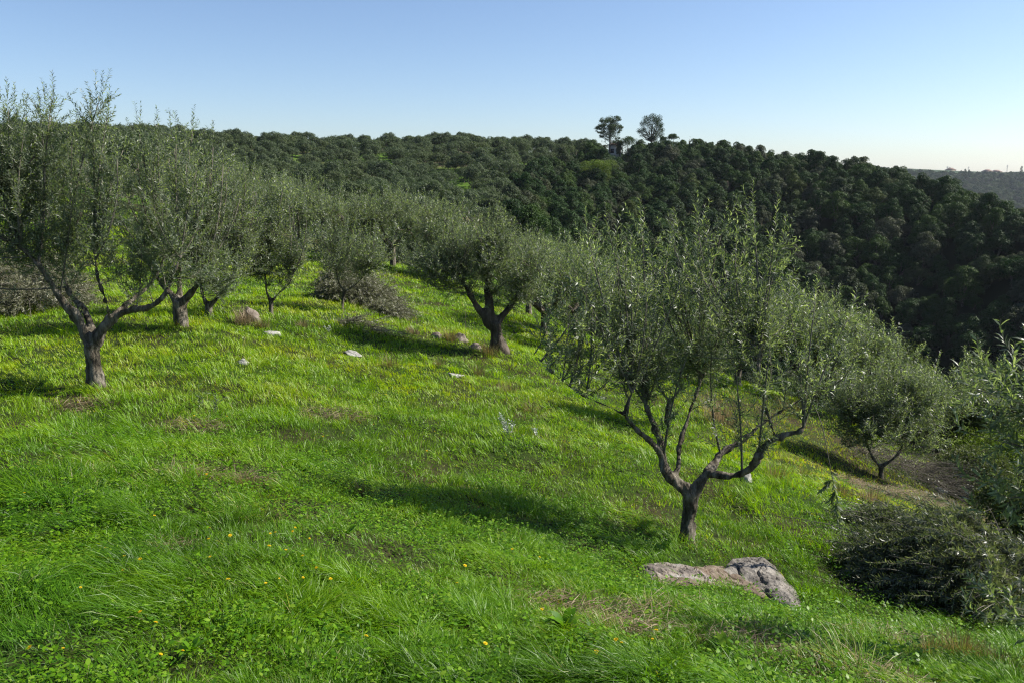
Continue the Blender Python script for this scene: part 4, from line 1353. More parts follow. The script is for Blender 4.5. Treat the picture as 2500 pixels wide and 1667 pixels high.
# standing dry and dark tufts
tufts = [(600, 790, .32, 260, 'straw', "tan dry grass tuft hugging the boulder left of the slim olive"),
         (640, 800, .22, 160, 'tuft', "short dry tuft right of the tan boulder"),
         (600, 1190, .16, 260, 'tuft', "dark green brown tuft in the left of the near meadow"),
         (955, 895, .26, 150, 'tuft', "sparse reddish tuft between the two flat white stones"),
         (1070, 895, .2, 110, 'tuft', "thin wiry tuft above the long flat white stone"),
         (1170, 915, .28, 130, 'tuft', "pale tuft right of the long flat white stone"),
         (1245, 960, .26, 150, 'tuft', "straw coloured tuft below the old tree's foot"),
         (1295, 1005, .22, 120, 'tuft', "grey tuft above the silver leafed sprig"),
         (1195, 868, .3, 260, 'tuft', "dry growth at the left foot of the old gnarled tree"),
         (1100, 830, .26, 200, 'tuft', "dry weeds between the pale stone and the dark boulder"),
         (1008, 815, .2, 100, 'straw', "small brown tuft left of the stone row"),
         (740, 800, .2, 110, 'tuft', "faint grey tuft below the slim olive, right side"),
         (1760, 1035, .55, 420, 'straw', "tall orange brown dry grass behind the nearest tree"),
         (1895, 1170, .26, 200, 'tuft', "upright pointed tuft right of the nearest tree's limb"),
         (1960, 1160, .14, 130, 'tuft', "small dark tuft right of the pointed tuft"),
         (2050, 1210, .22, 160, 'tuft', "dry tuft beside the hanging twig"),
         (2130, 1230, .28, 300, 'straw', "dry brown clump at the left of the scrub slope"),
         (2350, 1610, .2, 500, 'tuft', "broad reddish grass clump in the lower right corner"),
         (2270, 1600, .14, 240, 'tuft', "green brown clump left of the corner clump"),
         (2440, 1630, .16, 260, 'tuft', "loose grass clump nearest the lower right corner"),
         (880, 1205, .14, 160, 'tuft', "brownish low tuft left of the shade of the nearest tree"),
         (1930, 1010, .45, 240, 'tuft', "dry weeds on the bank behind the nearest tree's right limb")]
for i, (u, v, h, n, mat, lab) in enumerate(tufts):
    g = np.random.default_rng(400 + i)
    c = gp(u, v)
    mb = MB()
    X = c[0] + g.normal(0, h * .28, n)
    Y = c[1] + g.normal(0, h * .28, n)
    yaw = np.arctan2(Y - c[1], X - c[0]) + g.normal(0, .5, n)
    curved_blades(mb, X - c[0], Y - c[1], hgt(X, Y) - c[2] - .01, yaw, g.uniform(.05, .6, n), h * g.uniform(.45, 1.1, n), np.full(n, .003) * max(1, c[1] / 7), g.random(n), g.uniform(0, .7, n))
    o = mb.build("grass_tuft", M[mat])
    o.location = c
    tag(o, lab, "grass tuft", "dry grass tufts")

# dead stalks
for i, (u, v, h, lab) in enumerate([(1137, 828, .62, "tall thin bare stalk rising behind the dark boulder"), (1018, 818, .38, "short forked dead stalk left of the stone row"), (1182, 845, .2, "stubby dead stalk with a dark seed head near the old tree")]):
    c = gp(u, v)
    g = np.random.default_rng(500 + i)
    mb = MB()
    P = np.array([[0, 0, -.03], [.005, 0, h * .35], [-.004, 0, h * .7], [.004, 0, h]])
    add_tubes(mb, P[None], np.array([[.006, .005, .004, .002]]), sides=5)
    for k in range(3):
        z = h * (.55 + .15 * k)
        a = g.uniform(0, 6.28)
        e = np.array([math.cos(a) * .07, math.sin(a) * .07, z + .08])
        add_tubes(mb, np.array([[[0, 0, z], e * .5 + np.array([0, 0, z * .5 - .01]), e]]), np.array([[.003, .002, .0015]]), sides=4)
    o = mb.build("dead_stalk", M['twig'])
    o.location = c
    tag(o, lab, "dead stalk", "dead stalks")

# silver sprigs
for i, (u, v, s, lab) in enumerate([(1240, 1060, .26, "silver white leafed sprig standing out in the middle of the meadow"), (1305, 1066, .12, "tiny silver leafed shoot right of the larger silver sprig"), (800, 812, .13, "small pale sprig above the flat white stone")]):
    c = gp(u, v)
    g = np.random.default_rng(520 + i)
    root = empty("silver_sprig", c)
    tag(root, lab, "leafy sprig", "silver sprigs")
    tw, lf = MB(), MB()
    k = 6 if i == 0 else 3
    S = []
    for j in range(k):
        a = np.array([g.normal(0, .03), g.normal(0, .02), 0])
        e = a + np.array([g.uniform(-.5, .35) * s, g.uniform(-.2, .2) * s, s * g.uniform(.6, 1.1)])
        S.append(quad_bez(a[None], ((a + e) / 2 + np.array([0.02, 0, .02]))[None], e[None], 5)[0])
    S = np.array(S)
    add_tubes(tw, S, np.full((k, 5), .002), sides=4)
    leaves_on_shoots(lf, S, .026, .035, .055, .3, 2, g)
    tw.build("stem", M['stem'], root)
    lf.build("leaves", M['silver'], root)

# young olive suckers in the grass (left meadow)
for i, (u, v, s, lab) in enumerate([(490, 1000, .3, "leaning green shoot with narrow leaves in the left meadow"), (530, 1010, .25, "second narrow leafed shoot right of the leaning one")]):
    c = gp(u, v)
    g = np.random.default_rng(540 + i)
    root = empty("olive_shoot", c)
    tag(root, lab, "olive shoot", "young shoots in the grass")
    tw, lf = MB(), MB()
    S = np.array([quad_bez(np.array([[g.normal(0, .03), 0, 0]]), np.array([[-.05 * (j - 1), 0, s * .5]]), np.array([[-.12 + .12 * j, 0, s * g.uniform(.7, 1)]]), 5)[0] for j in range(3)])
    add_tubes(tw, S, np.full((3, 5), .002), sides=4)
    leaves_on_shoots(lf, S, .03, .05, .07, .17, 2, g)
    tw.build("stem", M['stem'], root)
    lf.build("leaves", M['olive'], root)

# broad leafed dock plants
for i, (u, v, s, lab) in enumerate([(1378, 1545, .12, "broad leafed plant with big glossy leaves at the lower centre"), (850, 1318, .08, "single pale broad leaf plant right of the yellow flowers"), (1190, 1640, .08, "pale round leafed rosette at the bottom edge centre"),
                                    (470, 1610, .08, "pale rosette near the bottom left flowers"), (1770, 1600, .08, "round leafed rosette below the long straw mat's left end"), (560, 1150, .09, "broad leaf plant beside the dark tuft")]):
    c = gp(u, v)
    g = np.random.default_rng(560 + i)
    mb = MB()
    n = 9
    a = g.uniform(0, 6.28, n)
    D = np.stack([np.cos(a), np.sin(a), g.uniform(.3, 1.1, n)], 1)
    P = np.zeros((n, 3)) + np.array([0, 0, .04])
    add_leaves(mb, P, D, np.array([0, 0, 1.]) + rvec(n, g) * .3, s * g.uniform(.7, 1.1, n), s * .42, curl=.14, detail=2)
    o = mb.build("broadleaf_plant", M['weed'])
    o.location = c
    tag(o, lab, "plant", "broad leafed plants")

# ------------------------------------------------------------------ yellow flowers
fl = [(57, 1232), (548, 1038), (475, 1030), (365, 1293), (527, 1391), (277, 1365), (270, 1395), (315, 1395), (520, 1355), (515, 1330), (568, 1338), (660, 1332), (678, 1331), (712, 1318), (728, 1318), (755, 1338),
      (650, 1375), (695, 1383), (750, 1402), (790, 1415), (820, 1413), (675, 1442), (642, 1453), (730, 1440), (802, 1448), (194, 1468), (365, 1535), (362, 1585), (376, 1640), (435, 1637), (117, 1617), (150, 1624), (565, 1470), (310, 1412), (345, 1400),
      (780, 1085), (800, 1085), (835, 1083), (515, 1186), (1068, 1075), (810, 1120), (920, 1055), (985, 1005), (940, 980), (1315, 970), (1280, 1085), (1042, 1118), (1110, 1160), (1600, 1590), (1585, 1600), (1520, 1612), (1520, 1628), (1460, 1630), (1560, 1450), (1310, 1385), (1255, 1375), (1120, 1415), (1120, 1465), (875, 1603), (930, 1210),
      (1165, 1612), (1325, 1525), (2120, 1265), (2000, 1280), (1990, 1270)]
def flower_mesh(seed, big):
    g = np.random.default_rng(seed)
    mb = MB()
    h = .13
    P = np.array([[0, 0, 0], [g.normal(0, .01), 0, h * .5], [0, 0, h]])
    for ring, (n, L, el) in enumerate(((16, .016, .12), (13, .012, .5), (8, .008, 1.0))):
        a = np.arange(n) / n * 6.283 + ring * .3
        D = np.stack([np.cos(a) * math.cos(el), np.sin(a) * math.cos(el), np.full(n, math.sin(el))], 1)
        N = np.stack([-np.cos(a) * math.sin(el), -np.sin(a) * math.sin(el), np.full(n, math.cos(el))], 1)
        add_leaves(mb, np.zeros((n, 3)) + np.array([0, 0, h]), D, N, L * big, .0045 * big, curl=.08)
    st = MB()
    add_tubes(st, P[None], np.full((1, 3), .0014), sides=4)
    return mb.mesh("petals", [M['petal']]), st.mesh("stem", [M['stem']])
fproto = [flower_mesh(600, 1.0), flower_mesh(601, .75)]
def zone(u, v):
    if v < 1150: return "yellow flower far up the meadow, a tiny dot in the grass"
    if u < 450: return "yellow flower in the near left meadow among long grass"
    if u < 900: return "yellow flower in the loose cluster left of the pale broad leaf"
    if u < 1400: return "yellow flower in the near centre grass"
    return "yellow flower in the grass round the rock outcrop"
for i, (u, v) in enumerate(fl):
    c = gp(u, v)
    root = empty("yellow_flower", c, random.uniform(0, 6.28))
    root.rotation_euler = (random.uniform(.1, .5), random.uniform(-.3, .3), random.uniform(0, 6.28))
    sc = random.uniform(.6, .95)
    root.scale = (sc,) * 3
    lab = zone(u, v)
    if (u, v) == (527, 1391): lab = "largest yellow flower, bright and round, in the open left of the cluster"
    if (u, v) == (57, 1232): lab = "lone yellow flower by the left border in tall grass"
    if (u, v) == (194, 1468): lab = "ragged yellow flower alone in the lower left meadow"
    tag(root, lab, "flower", "yellow flowers in the meadow")
    p, s = fproto[i % 2]
    link(bpy.data.objects.new("petals", p), root)
    link(bpy.data.objects.new("stem", s), root)

# ------------------------------------------------------------------ far hill trees
def merge_mesh(parts, name):
    mb = MB()
    mats = []
    for src, mat in parts:
        k = len(mats)
        mats.append(mat)
        off = mb.n
        mb.v += src.v
        mb.t += src.t
        mb.f += [(f + off, k) for f, m in src.f]
        mb.n += src.n
    return mb.mesh(name, mats)

hill_olives = []
for s, h, r in ((201, 3.6, 2.3), (202, 3.9, 2.5), (203, 3.4, 2.2), (204, 4.3, 2.4)):
    tm, tw, lf = olive_proto(s, h, r, 45, 7, .5, (.17, .26), .15, None, .02, sides=5, Wf=.30)
    gg = np.random.default_rng(s + 50)
    bl = []
    for i in range(20):
        a = gg.uniform(0, 6.28)
        q = r * gg.uniform(.1, .95)
        sz = r * gg.uniform(.14, .36)
        bl.append((math.cos(a) * q, math.sin(a) * q, h * (.86 - .38 * (q / r) ** 2 * gg.uniform(.6, 1.3)) - sz * .3, sz, sz, sz * gg.uniform(.8, 1.2)))
    bl.append((0, 0, h * .55, r * .6, r * .6, h * .25))
    shell = blob_foliage(gg, bl, 3600, .16, .30, .32, inner=.75, shell='loose')
    hill_olives.append(merge_mesh([(tm, M['bark']), (lf, M['olive_far']), (shell, M['olive_far'])], "olive_tree"))

def oak_proto(seed, h, r, n=8500, leaf=(.14, .27)):
    g = np.random.default_rng(seed)
    bl = []
    asx, asy = g.uniform(.75, 1.15), g.uniform(.75, 1.15)
    for i in range(30):
        a = g.uniform(0, 6.28)
        rr = r * g.uniform(.05, .9)
        z = h * (.9 - .5 * (rr / r) ** 1.5 * g.uniform(.6, 1.2))
        s = r * g.uniform(.13, .34)
        bl.append((math.cos(a) * rr * asx, math.sin(a) * rr * asy, (z - s * .4) * g.uniform(.8, 1.1), s, s, s * g.uniform(.75, 1.0)))
    for i in range(12):
        a = g.uniform(0, 6.28)
        rr = r * g.uniform(.6, .95)
        s = r * g.uniform(.2, .34)
        bl.append((math.cos(a) * rr * asx, math.sin(a) * rr * asy, h * g.uniform(.12, .4), s, s, s))
    bl.append((0, 0, h * .42, r * .7, r * .7, h * .33))
    lf = blob_foliage(g, bl, n, leaf[0], leaf[1], .6, inner=.8, shell=True)
    tm = MB()
    for i in range(3):
        e = np.array(bl[i][:3])
        P = resample(np.array([(0, 0, -.6, .16), (e[0] * .2, e[1] * .2, h * .25, .12), (e[0], e[1], e[2], .04)]), 6)
        add_tubes(tm, P[None, :, :3], P[None, :, 3], sides=5)
    return merge_mesh([(tm, M['bark']), (lf, M['oak'])], "evergreen_tree")
oaks = [oak_proto(s, h, r) for s, h, r in ((211, 4.6, 2.5), (212, 5.2, 2.7), (213, 4.2, 2.9), (214, 5.8, 2.5), (215, 4.0, 2.2))]

_t2 = np.linspace(.03, .965, 60)
def visible(P, h):
    """is the crown at P + h in frame and in front of the terrain?"""
    T = P + np.array([0, 0, 1.0]) * h
    u, v = project(T)
    inf = (u > -40) & (u < 2540) & (v > -40) & (v < 1700)
    ok = np.ones(len(P), bool)
    for t in _t2:
        ok &= (T[:, 2] * t > hgt(T[:, 0] * t, T[:, 1] * t, bumps=False) - .3)
    return inf & ok, u, v

def jitter_grid(step, r0, r1, a, seed, jit=.38):
    g = np.random.default_rng(seed)
    xs = np.arange(-200, 230, step)
    ys = np.arange(30, 320, step * .9)
    X, Y = np.meshgrid(xs, ys)
    X = X + (np.arange(len(ys)) % 2)[:, None] * step * .5
    X = (X + g.uniform(-jit, jit, X.shape) * step).ravel()
    Y = (Y + g.uniform(-jit, jit, Y.shape) * step).ravel()
    r = np.hypot(X, Y)
    k = (r > r0) & (r < r1) & (np.abs(np.degrees(np.arctan2(X, Y))) < a)
    X, Y = X[k], Y[k]
    return np.stack([X, Y, hgt(X, Y)], 1)

def wood_side(u, v):
    ub = np.interp(v, [330, 360, 400, 440, 500, 600, 700], [1430, 1440, 1290, 1250, 1235, 1240, 1220])
    return u > ub

def stuff_instances(name, P, rot, sc, protos, label_kind='stuff'):
    me = bpy.data.meshes.new(name)
    me.vertices.add(len(P))
    me.vertices.foreach_set("co", np.asarray(P, np.float32).ravel())
    a = me.attributes.new("rz", 'FLOAT', 'POINT'); a.data.foreach_set("value", np.asarray(rot, np.float32))
    a = me.attributes.new("sc", 'FLOAT', 'POINT'); a.data.foreach_set("value", np.asarray(sc, np.float32))
    o = link(bpy.data.objects.new(name, me))
    ng = bpy.data.node_groups.new(name + "_nodes", 'GeometryNodeTree')
    ng.interface.new_socket("Geometry", in_out='INPUT', socket_type='NodeSocketGeometry')
    ng.interface.new_socket("Geometry", in_out='OUTPUT', socket_type='NodeSocketGeometry')
    nn, ll = ng.nodes.new, ng.links.new
    gi, go = nn("NodeGroupInput"), nn("NodeGroupOutput")
    join = nn("GeometryNodeJoinGeometry")
    for p in protos:
        oi = nn("GeometryNodeObjectInfo")
        oi.inputs["Object"].default_value = p
        oi.inputs["As Instance"].default_value = True
        ll(oi.outputs["Geometry"], join.inputs[0])
    iop = nn("GeometryNodeInstanceOnPoints")
    iop.inputs["Pick Instance"].default_value = True
    ri = nn("FunctionNodeRandomValue")
    ri.data_type = 'INT'
    ri.inputs["Min"].default_value = 0
    ri.inputs["Max"].default_value = len(protos) - 1
    na = nn("GeometryNodeInputNamedAttribute"); na.data_type = 'FLOAT'; na.inputs["Name"].default_value = "rz"
    nb = nn("GeometryNodeInputNamedAttribute"); nb.data_type = 'FLOAT'; nb.inputs["Name"].default_value = "sc"
    cx = nn("ShaderNodeCombineXYZ")
    ll(na.outputs["Attribute"], cx.inputs[2])
    m2p = nn("GeometryNodeMeshToPoints")
    ll(gi.outputs[0], m2p.inputs[0])
    ll(m2p.outputs[0], iop.inputs["Points"])
    ll(join.outputs[0], iop.inputs["Instance"])
    ll(ri.outputs["Value"] if ri.outputs["Value"].enabled else [q for q in ri.outputs if q.enabled][0], iop.inputs["Instance Index"])
    ll(cx.outputs[0], iop.inputs["Rotation"])
    ll(nb.outputs["Attribute"], iop.inputs["Scale"])
    ll(iop.outputs[0], go.inputs[0])
    md = o.modifiers.new("scatter", 'NODES')
    md.node_group = ng
    tag(o, kind='stuff')
    return o

g = np.random.default_rng(77)
# olives
PO = jitter_grid(4.8, 50, 262, 46, 81)
visO, uO, vO = visible(PO, 2.5)
nearroll = PO[:, 1] > 52
kO = ~wood_side(uO, vO) & nearroll
gap = fbm(PO[:, 0] / 9, PO[:, 1] / 9, 0, 83, 2) < .62
kO &= gap
PO, visO, uO, vO = PO[kO], visO[kO], uO[kO], vO[kO]
order = np.argsort(np.where(visO, np.hypot(PO[:, 0], PO[:, 1]), 1e6))
nvis = int(visO.sum())
print("hill olives", len(PO), "visible", nvis)
HOG = "olive trees of the far hillside grove"
def lab_olive(u, v, Y):
    side = "left" if u < 700 else ("middle" if u < 1050 else "right")
    if Y > 175: return "small grey green olive along the hill crest, %s part of the skyline" % side
    if Y > 125: return "round olive halfway up the far hillside grove, %s part" % side
    return "larger olive low on the far hillside grove, %s part" % side
hp = []
for i in order[:min(nvis, 300)]:
    p = PO[i]
    o = bpy.data.objects.new("olive_tree", hill_olives[int(g.integers(4))])
    o.location = p
    s = .6 + .6 * g.random() ** 1.2
    o.scale = (s * g.uniform(.85, 1.15), s * g.uniform(.85, 1.15), s * g.uniform(.85, 1.15))
    o.rotation_euler = (0, 0, g.uniform(0, 6.28))
    tag(o, lab_olive(uO[i], vO[i], p[1]), "olive tree", HOG)
    link(o)
    hp.append(o)
rest = order[min(nvis, 300):]
protoO, seen = [], set()
for o in hp:
    if o.data.name not in seen:
        seen.add(o.data.name)
        protoO.append(o)
stuff_instances("distant_olive_grove", PO[rest], g.uniform(0, 6.28, len(rest)), g.uniform(.75, 1.15, len(rest)), protoO)

# evergreen wood
PW = jitter_grid(3.5, 56, 275, 48, 85)
visW, uW, vW = visible(PW, 3.2)
kW = wood_side(uW, vW) & ~((np.abs(uW - 1510) < 40) & (PW[:, 1] > 178) & (PW[:, 1] < 225))
PW, visW, uW, vW = PW[kW], visW[kW], uW[kW], vW[kW]
dist = np.hypot(PW[:, 0], PW[:, 1])
order = np.argsort(np.where(visW, dist, 1e6))
nvis = int(visW.sum())
print("wood", len(PW), "visible", nvis)
HWG = "evergreen trees of the far wooded slope"
def lab_wood(u, v, Y):
    side = "left end" if u < 1600 else ("middle" if u < 2050 else "right end")
    if v < 480: return "dark evergreen tree near the wooded ridge top, %s" % side
    if v < 680: return "dark evergreen tree on the middle of the wooded slope, %s" % side
    return "deeply shaded evergreen tree low on the wooded slope, %s" % side
hw = []
for i in order[:min(nvis, 300)]:
    p = PW[i]
    o = bpy.data.objects.new("evergreen_tree", oaks[int(g.integers(5))])
    o.location = p
    s = (.5 + .8 * g.random() ** 1.3) * min(1.0, .62 + p[1] / 450)
    o.scale = (s, s, s * g.uniform(.85, 1.15))
    o.rotation_euler = (0, 0, g.uniform(0, 6.28))
    tag(o, lab_wood(uW[i], vW[i], p[1]), "evergreen tree", HWG)
    link(o)
    hw.append(o)
rest = order[min(nvis, 300):]
protoW, seen = [], set()
for o in hw:
    if o.data.name not in seen:
        seen.add(o.data.name)
        protoW.append(o)
stuff_instances("evergreen_wood", PW[rest], g.uniform(0, 6.28, len(rest)), g.uniform(.55, 1.1, len(rest)), protoW)

# scrub covering the far ridge behind, seen at the right
gx = np.random.default_rng(88)
n = 15000
th = R(1) * gx.uniform(17, 38, n)
rr = gx.uniform(420, 1500, n)
X, Y = rr * np.sin(th), rr * np.cos(th)
P = np.stack([X, Y, hgt(X, Y)], 1)
keep = fbm(X / 40, Y / 40, 0, 91, 2) < .42
P = P[keep]
stuff_instances("distant_woodland", P, gx.uniform(0, 6.28, len(P)), gx.uniform(.9, 1.9, len(P)), protoW[:2] + protoO[:1])

# ------------------------------------------------------------------ ridge-top trees, house
def crest_point(u, Y):
    b = at(u, 400, Y)
    b[2] = float(hgt(b[0], b[1]))
    return b

def tall_pine():
    g = np.random.default_rng(701)
    b = crest_point(1487, 212)
    top = at(1487, 285, 212)[2] - b[2]
    base_v = at(1487, 352, 212)[2] - b[2]
    root = empty("pine_tree", b)
    tag(root, "tall round topped pine standing alone on the ridge left of the house", "pine tree")
    k = 212 / FPX
    H = top
    tm, lf = MB(), MB()
    add_tubes(tm, np.array([[[0, 0, -.5], [.1, 0, H * .4], [0, 0, H * .7], [.1, 0, H * .95]]]), np.array([[.28, .22, .16, .05]]), sides=8)
    P, D = [], []
    for i in range(46):
        z = base_v + (H - base_v) * (i + .5) / 46 * .9
        t = (z - base_v) / (H - base_v)
        reach = 31 * k * math.sqrt(max(.05, 1 - abs(t - .5) ** 2 * 3.4)) * g.uniform(.75, 1.05)
        a = g.uniform(0, 6.28)
        e = np.array([math.cos(a) * reach, math.sin(a) * reach, z + reach * g.uniform(-.1, .25)])
        e[2] = min(e[2], H)
        add_tubes(tm, np.array([[[0, 0, z - .9], e * np.array([.5, .5, 0]) + np.array([0, 0, (z + e[2]) / 2 - .5]), e]]), np.array([[.07, .05, .02]]), sides=4)
        m = 210 if t > .45 else 150
        s = g.uniform(.45, .8) * (1.25 if t > .5 else .8)
        P.append(e + rvec(m, g) * g.random((m, 1)) ** .5 * np.array([s, s, s * .6]))
    # dense dome on top
    m = 7000
    q = rvec(m, g)
    P.append(np.array([0, 0, H - 20 * k]) + q * g.uniform(.4, 1, (m, 1)) * np.array([21 * k, 21 * k, 20 * k]) * (1 + .2 * fbm(q[:, 0] * 3, q[:, 1] * 3, q[:, 2] * 3, 5, 2))[:, None])
    q = rvec(3200, g)
    P.append(np.array([0, 0, H - 36 * k]) + q * g.uniform(.3, 1, (3200, 1)) * np.array([27 * k, 27 * k, 22 * k]))
    P = np.concatenate(P)
    P = P[fbm(P[:, 0] * 1.1, P[:, 1] * 1.1, P[:, 2] * 1.1, 61, 2) > -.12]
    L = g.uniform(.18, .34, len(P))
    add_leaves(lf, P, unit(rvec(len(P), g) + np.array([0, 0, .6])), rvec(len(P), g), L, L * .4)
    tm.build("trunk", M['bark'], root)
    lf.build("crown", M['pine'], root)
tall_pine()

def eucalyptus():
    g = np.random.default_rng(702)
    Y = 214
    b = crest_point(1588, Y)
    k = Y / FPX
    root = empty("broadleaf_tree", b)
    tag(root, "tall airy tree with sky showing through, on the ridge right of the house", "tree")
    H = at(1590, 284, Y)[2] - b[2]
    zb = at(1590, 348, Y)[2] - b[2]
    tm, lf = MB(), MB()
    add_tubes(tm, np.array([[[0, 0, -.5], [.1, 0, zb], [0, 0, zb + 2.2]]]), np.array([[.24, .2, .14]]), sides=8)
    def ex(u, v):
        p = at(u, v, Y) - b
        return p
    clumps = [(1578, 292, 12), (1592, 288, 12), (1607, 292, 12), (1570, 303, 10), (1588, 303, 12), (1605, 305, 11), (1612, 312, 9), (1574, 317, 9), (1590, 316, 9), (1566, 323, 8), (1561, 319, 7), (1580, 328, 8),
              (1605, 322, 10), (1617, 318, 8), (1612, 330, 9), (1598, 333, 8), (1602, 342, 9), (1588, 338, 6), (1572, 331, 5), (1564, 332, 4), (1600, 297, 9), (1616, 305, 7)]
    for u, v, rr in clumps:
        for rep in range(2):
            dy = g.uniform(-2.2, 2.2)
            e = ex(u, v) + np.array([0, dy, 0])
            add_tubes(tm, np.array([[[0, 0, zb + 1.5 * g.random()], e * .55 + np.array([0, 0, zb * .4]), e]]), np.array([[.09, .06, .02]]), sides=4)
            m = int(210 * (rr / 10) ** 2)
            s = rr * k * .85
            P = e + rvec(m, g) * g.random((m, 1)) ** .45 * s
            L = g.uniform(.16, .32, m)
            add_leaves(lf, P, unit(rvec(m, g) + np.array([0, 0, -.3])), rvec(m, g), L, L * .42)
    tm.build("trunk", M['bark'], root)
    lf.build("crown", M['oak'], root)
eucalyptus()

def ridge_tree(u, vtop, Y, w, label, seed, mat='oak', cone=False, n=3200):
    g = np.random.default_rng(seed)
    b = crest_point(u, Y)
    H = at(u, vtop, Y)[2] - b[2]
    k = Y / FPX
    r = w * .5 * k
    root = empty("evergreen_tree" if not cone else "broadleaf_tree", b)
    tag(root, label, "tree")
    bl = []
    for i in range(14):
        a = g.uniform(0, 6.28)
        rr = r * g.uniform(.1, .62)
        s = r * g.uniform(.3, .45)
        if cone:
            z = H * g.uniform(.3, .95)
            rr *= (1.1 - z / H)
            s *= (1.25 - z / H)
        else:
            z = H - s * .9 - g.uniform(0, .5) * H * (rr / r)
        bl.append((math.cos(a) * rr, math.sin(a) * rr, z, s, s, s * .95))
    bl.append((0, 0, H * .4, r * .7 * (.3 if cone else 1), r * .7 * (.3 if cone else 1), H * .35))
    blob_foliage(g, bl, n if not cone else n // 4, .14, .28, .5, inner=.7).build("crown", M[mat], root)
    tm = MB()
    add_tubes(tm, np.array([[[0, 0, -.5], [0, 0, H * .4], [0, 0, H * .85]]]), np.array([[.2, .13, .04]]), sides=6)
    tm.build("trunk", M['bark'], root)
ridge_tree(1532, 334, 210, 58, "dark domed tree hiding most of the ridge house", 711)
ridge_tree(1512, 344, 211, 22, "brownish small tree at the house corner", 712, 'shrub')
ridge_tree(1642, 328, 214, 34, "rounded dark tree right of the airy tall tree", 713)
ridge_tree(1618, 334, 216, 30, "dark tree tucked against the airy tall tree's right foot", 714)
ridge_tree(1681, 330, 214, 15, "thin spindly tree poking above the ridge line", 715, cone=True)
ridge_tree(1736, 340, 208, 20, "upright knobbly tree left of the broad brownish crown", 716, cone=True, n=6000)
ridge_tree(1760, 346, 206, 46, "broad brownish crown on the ridge shoulder", 717, 'shrub')
ridge_tree(1800, 348, 207, 34, "dark crown right of the broad brownish one on the ridge", 718)
ridge_tree(1460, 390, 165, 95, "bright yellow green broad crown where grove and wood meet", 719, 'shrub_bright', n=7000)
ridge_tree(1560, 352, 205, 40, "dark low tree below the airy tall tree", 720)

def box(mb, x0, x1, y0, y1, z0, z1, mat=0):
    V = [(x0, y0, z0), (x1, y0, z0), (x1, y1, z0), (x0, y1, z0), (x0, y0, z1), (x1, y0, z1), (x1, y1, z1), (x0, y1, z1)]
    F = [(0, 3, 2, 1), (4, 5, 6, 7), (0, 1, 5, 4), (1, 2, 6, 5), (2, 3, 7, 6), (3, 0, 4, 7)]
    mb.add(V, F, mat=mat)

def house(u, Y, w, d, label, vtop, rz=0, hw=2.7, parts=True, name="house"):
    b = crest_point(u, Y)
    H = at(u, vtop, Y)[2] - b[2]
    root = empty(name, b, rz)
    tag(root, label, "house")
    m = MB()
    box(m, -w / 2, w / 2, -d / 2, d / 2, -1.5, H)
    m.build("wall", M['plaster'], root)
    r = MB()
    e = .35
    hr = H + w * .16
    V = [(-w / 2 - e, -d / 2 - e, H), (w / 2 + e, -d / 2 - e, H), (w / 2 + e, d / 2 + e, H), (-w / 2 - e, d / 2 + e, H), (-w / 4, 0, hr), (w / 4, 0, hr),
         (-w / 2 - e, -d / 2 - e, H - .18), (w / 2 + e, -d / 2 - e, H - .18), (w / 2 + e, d / 2 + e, H - .18), (-w / 2 - e, d / 2 + e, H - .18)]
    r.add(V, [(0, 1, 5, 4), (2, 3, 4, 5), (0, 6, 7, 1), (1, 7, 8, 2), (2, 8, 9, 3), (3, 9, 6, 0), (6, 9, 8, 7)])
    r.f.append((np.array([[1, 2, 5], [3, 0, 4]]), 0))
    r.build("roof", M['dull_tiles'], root)
    for k in (-.3, .25):
        wm = MB()
        box(wm, w * k - .45, w * k + .45, -d / 2 - .03, -d / 2 + .05, H * .45, H * .45 + 1.1)
        wm.build("window", M['glass'], root)
house(1500, 214.5, 2.9, 3.6, "white walled house with a tiled roof among the ridge trees", 354, hw=3)

# distant houses with red roofs, cypresses and pylons on the far ridge
def far_item(u, v, Y):
    b = at(u, v, Y)
    b[2] = float(hgt(b[0], b[1]))
    return b
def far_crest(u):
    """skyline point of the far ridge in the direction of column u"""
    Ys = np.linspace(950, 1700, 160)
    d = ray(u, 420)
    d = d / d[1]
    X, Y = d[0] * Ys, Ys
    z = hgt(X, Y)
    i = int(np.argmax(z / Ys))
    return np.array([X[i], Y[i], z[i]])
FARH = "low red roofed houses on the distant ridge"
for u, w, lab in ((2410, 15, "low red roofed house on the distant ridge, left of the pair"), (2432, 17, "wider red roofed house on the distant ridge, right of the pair"), (2320, 14, "faint low house on the distant ridge beside the small masts")):
    b = far_crest(u)
    b[2] -= 3.0
    root = empty("house", b)
    tag(root, lab, "house", FARH)
    m = MB(); box(m, -w / 2, w / 2, -5, 5, -2, 3.6); m.build("wall", M['dull_plaster'], root)
    r = MB()
    V = [(-w / 2 - 1, -6, 3.6), (w / 2 + 1, -6, 3.6), (w / 2 + 1, 6, 3.6), (-w / 2 - 1, 6, 3.6), (-w / 5, 0, 7.5), (w / 5, 0, 7.5)]
    r.add(V, [(0, 1, 5, 4), (2, 3, 4, 5), (0, 3, 2, 1)])
    r.f.append((np.array([[1, 2, 5], [3, 0, 4]]), 0))
    r.build("roof", M['dull_tiles'], root)
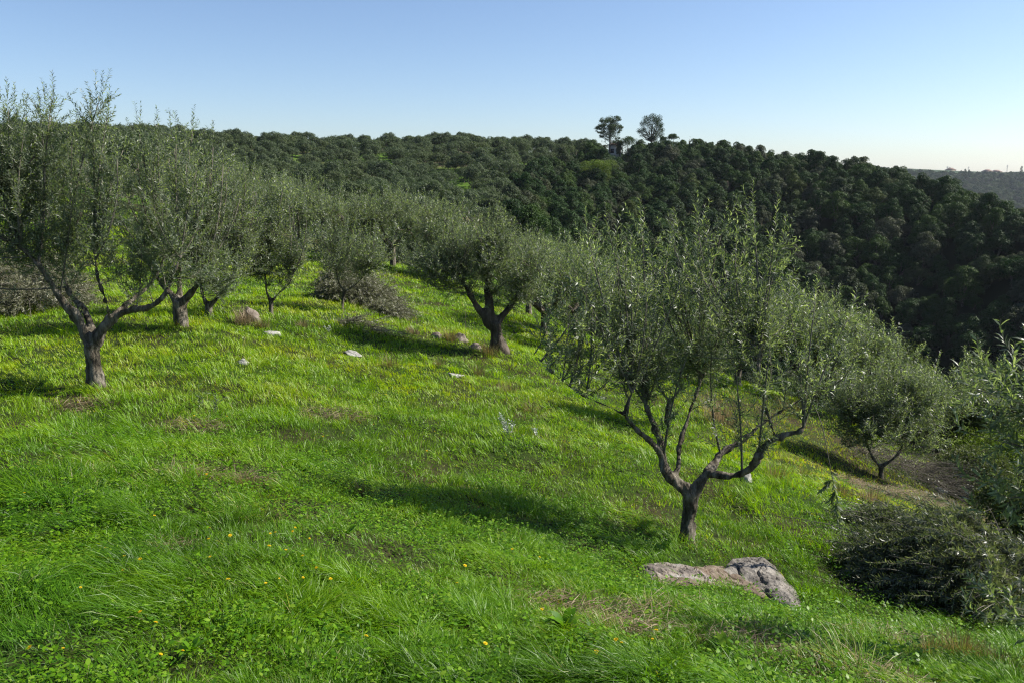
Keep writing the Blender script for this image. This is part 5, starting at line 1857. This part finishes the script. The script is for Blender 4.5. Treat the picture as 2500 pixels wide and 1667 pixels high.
for i, (u, h, lab) in enumerate(((2312, 7, "small lattice mast, leftmost on the distant ridge"), (2318, 6, "small lattice mast next to the leftmost one"), (2364, 8, "twin armed pylon at the middle of the distant ridge"), (2458, 13, "tallest lattice pylon near the right border of the distant ridge"))):
    b = far_crest(u)
    mb = MB()
    for sx, sy in ((1, 1), (1, -1), (-1, 1), (-1, -1)):
        add_tubes(mb, np.array([[[sx * .8, sy * .8, -1], [sx * .4, sy * .4, h * .6], [sx * .2, sy * .2, h]]]), np.full((1, 3), .1), sides=4)
    for z, a in ((h * .72, 2.2), (h * .88, 1.7)):
        add_tubes(mb, np.array([[[-a, 0, z], [0, 0, z + .3], [a, 0, z]]]), np.full((1, 3), .2), sides=4)
    for z in (h * .2, h * .4, h * .6):
        q = .8 - .6 * z / h
        add_tubes(mb, np.array([[[-q, -q, z], [0, -q, z + h * .06], [q, -q, z + h * .12]], [[q, q, z], [0, q, z + h * .06], [-q, q, z + h * .12]]]), np.full((2, 3), .12), sides=4)
    o = mb.build("power_pylon", M['steel'])
    o.location = b
    tag(o, lab, "pylon", "pylons on the distant ridge")
for i, (u, v, Y, h, lab) in enumerate(((2356, 428, 1150, 15, "dark cypress, left of two on the distant hill"), (2366, 428, 1150, 14, "dark cypress, right of two on the distant hill"), (2447, 436, 1050, 17, "broad dark conifer on the distant hill above the bright field"), (2493, 420, 1200, 17, "dark cypress at the right border of the distant hill"), (2255, 420, 330, 6, "dark pointed tree on the end of the wooded ridge"))):
    b = far_item(u, v, Y)
    g = np.random.default_rng(800 + i)
    root = empty("cypress_tree", b)
    tag(root, lab, "cypress", "dark conifers on the distant hill")
    bl = [(g.normal(0, .3), g.normal(0, .3), h * t, h * (.17 - .12 * t), h * (.17 - .12 * t), h * .14) for t in np.linspace(.15, .9, 8)]
    blob_foliage(g, bl, 1500, .5, 1.0, .5).build("crown", M['pine'], root)
    tm = MB(); add_tubes(tm, np.array([[[0, 0, -1], [0, 0, h * .5]]]), np.array([[.3, .1]]), sides=5); tm.build("trunk", M['bark'], root)

# ------------------------------------------------------------------ haze
def haze():
    mb = MB()
    box(mb, -3300, 3300, -20, 3400, -190, 52)
    o = mb.build("haze", [])
    m = bpy.data.materials.new("haze_air")
    nt, new, ln = nodes_of(m)
    pv = new("ShaderNodeVolumePrincipled")
    pv.inputs["Color"].default_value = (0.80, 0.88, 1.0, 1)
    pv.inputs["Density"].default_value = 0.00007
    pv.inputs["Anisotropy"].default_value = 0.2
    out = new("ShaderNodeOutputMaterial")
    ln(pv.outputs[0], out.inputs["Volume"])
    o.data.materials.append(m)
    tag(o, kind='stuff')
haze()
print("built")
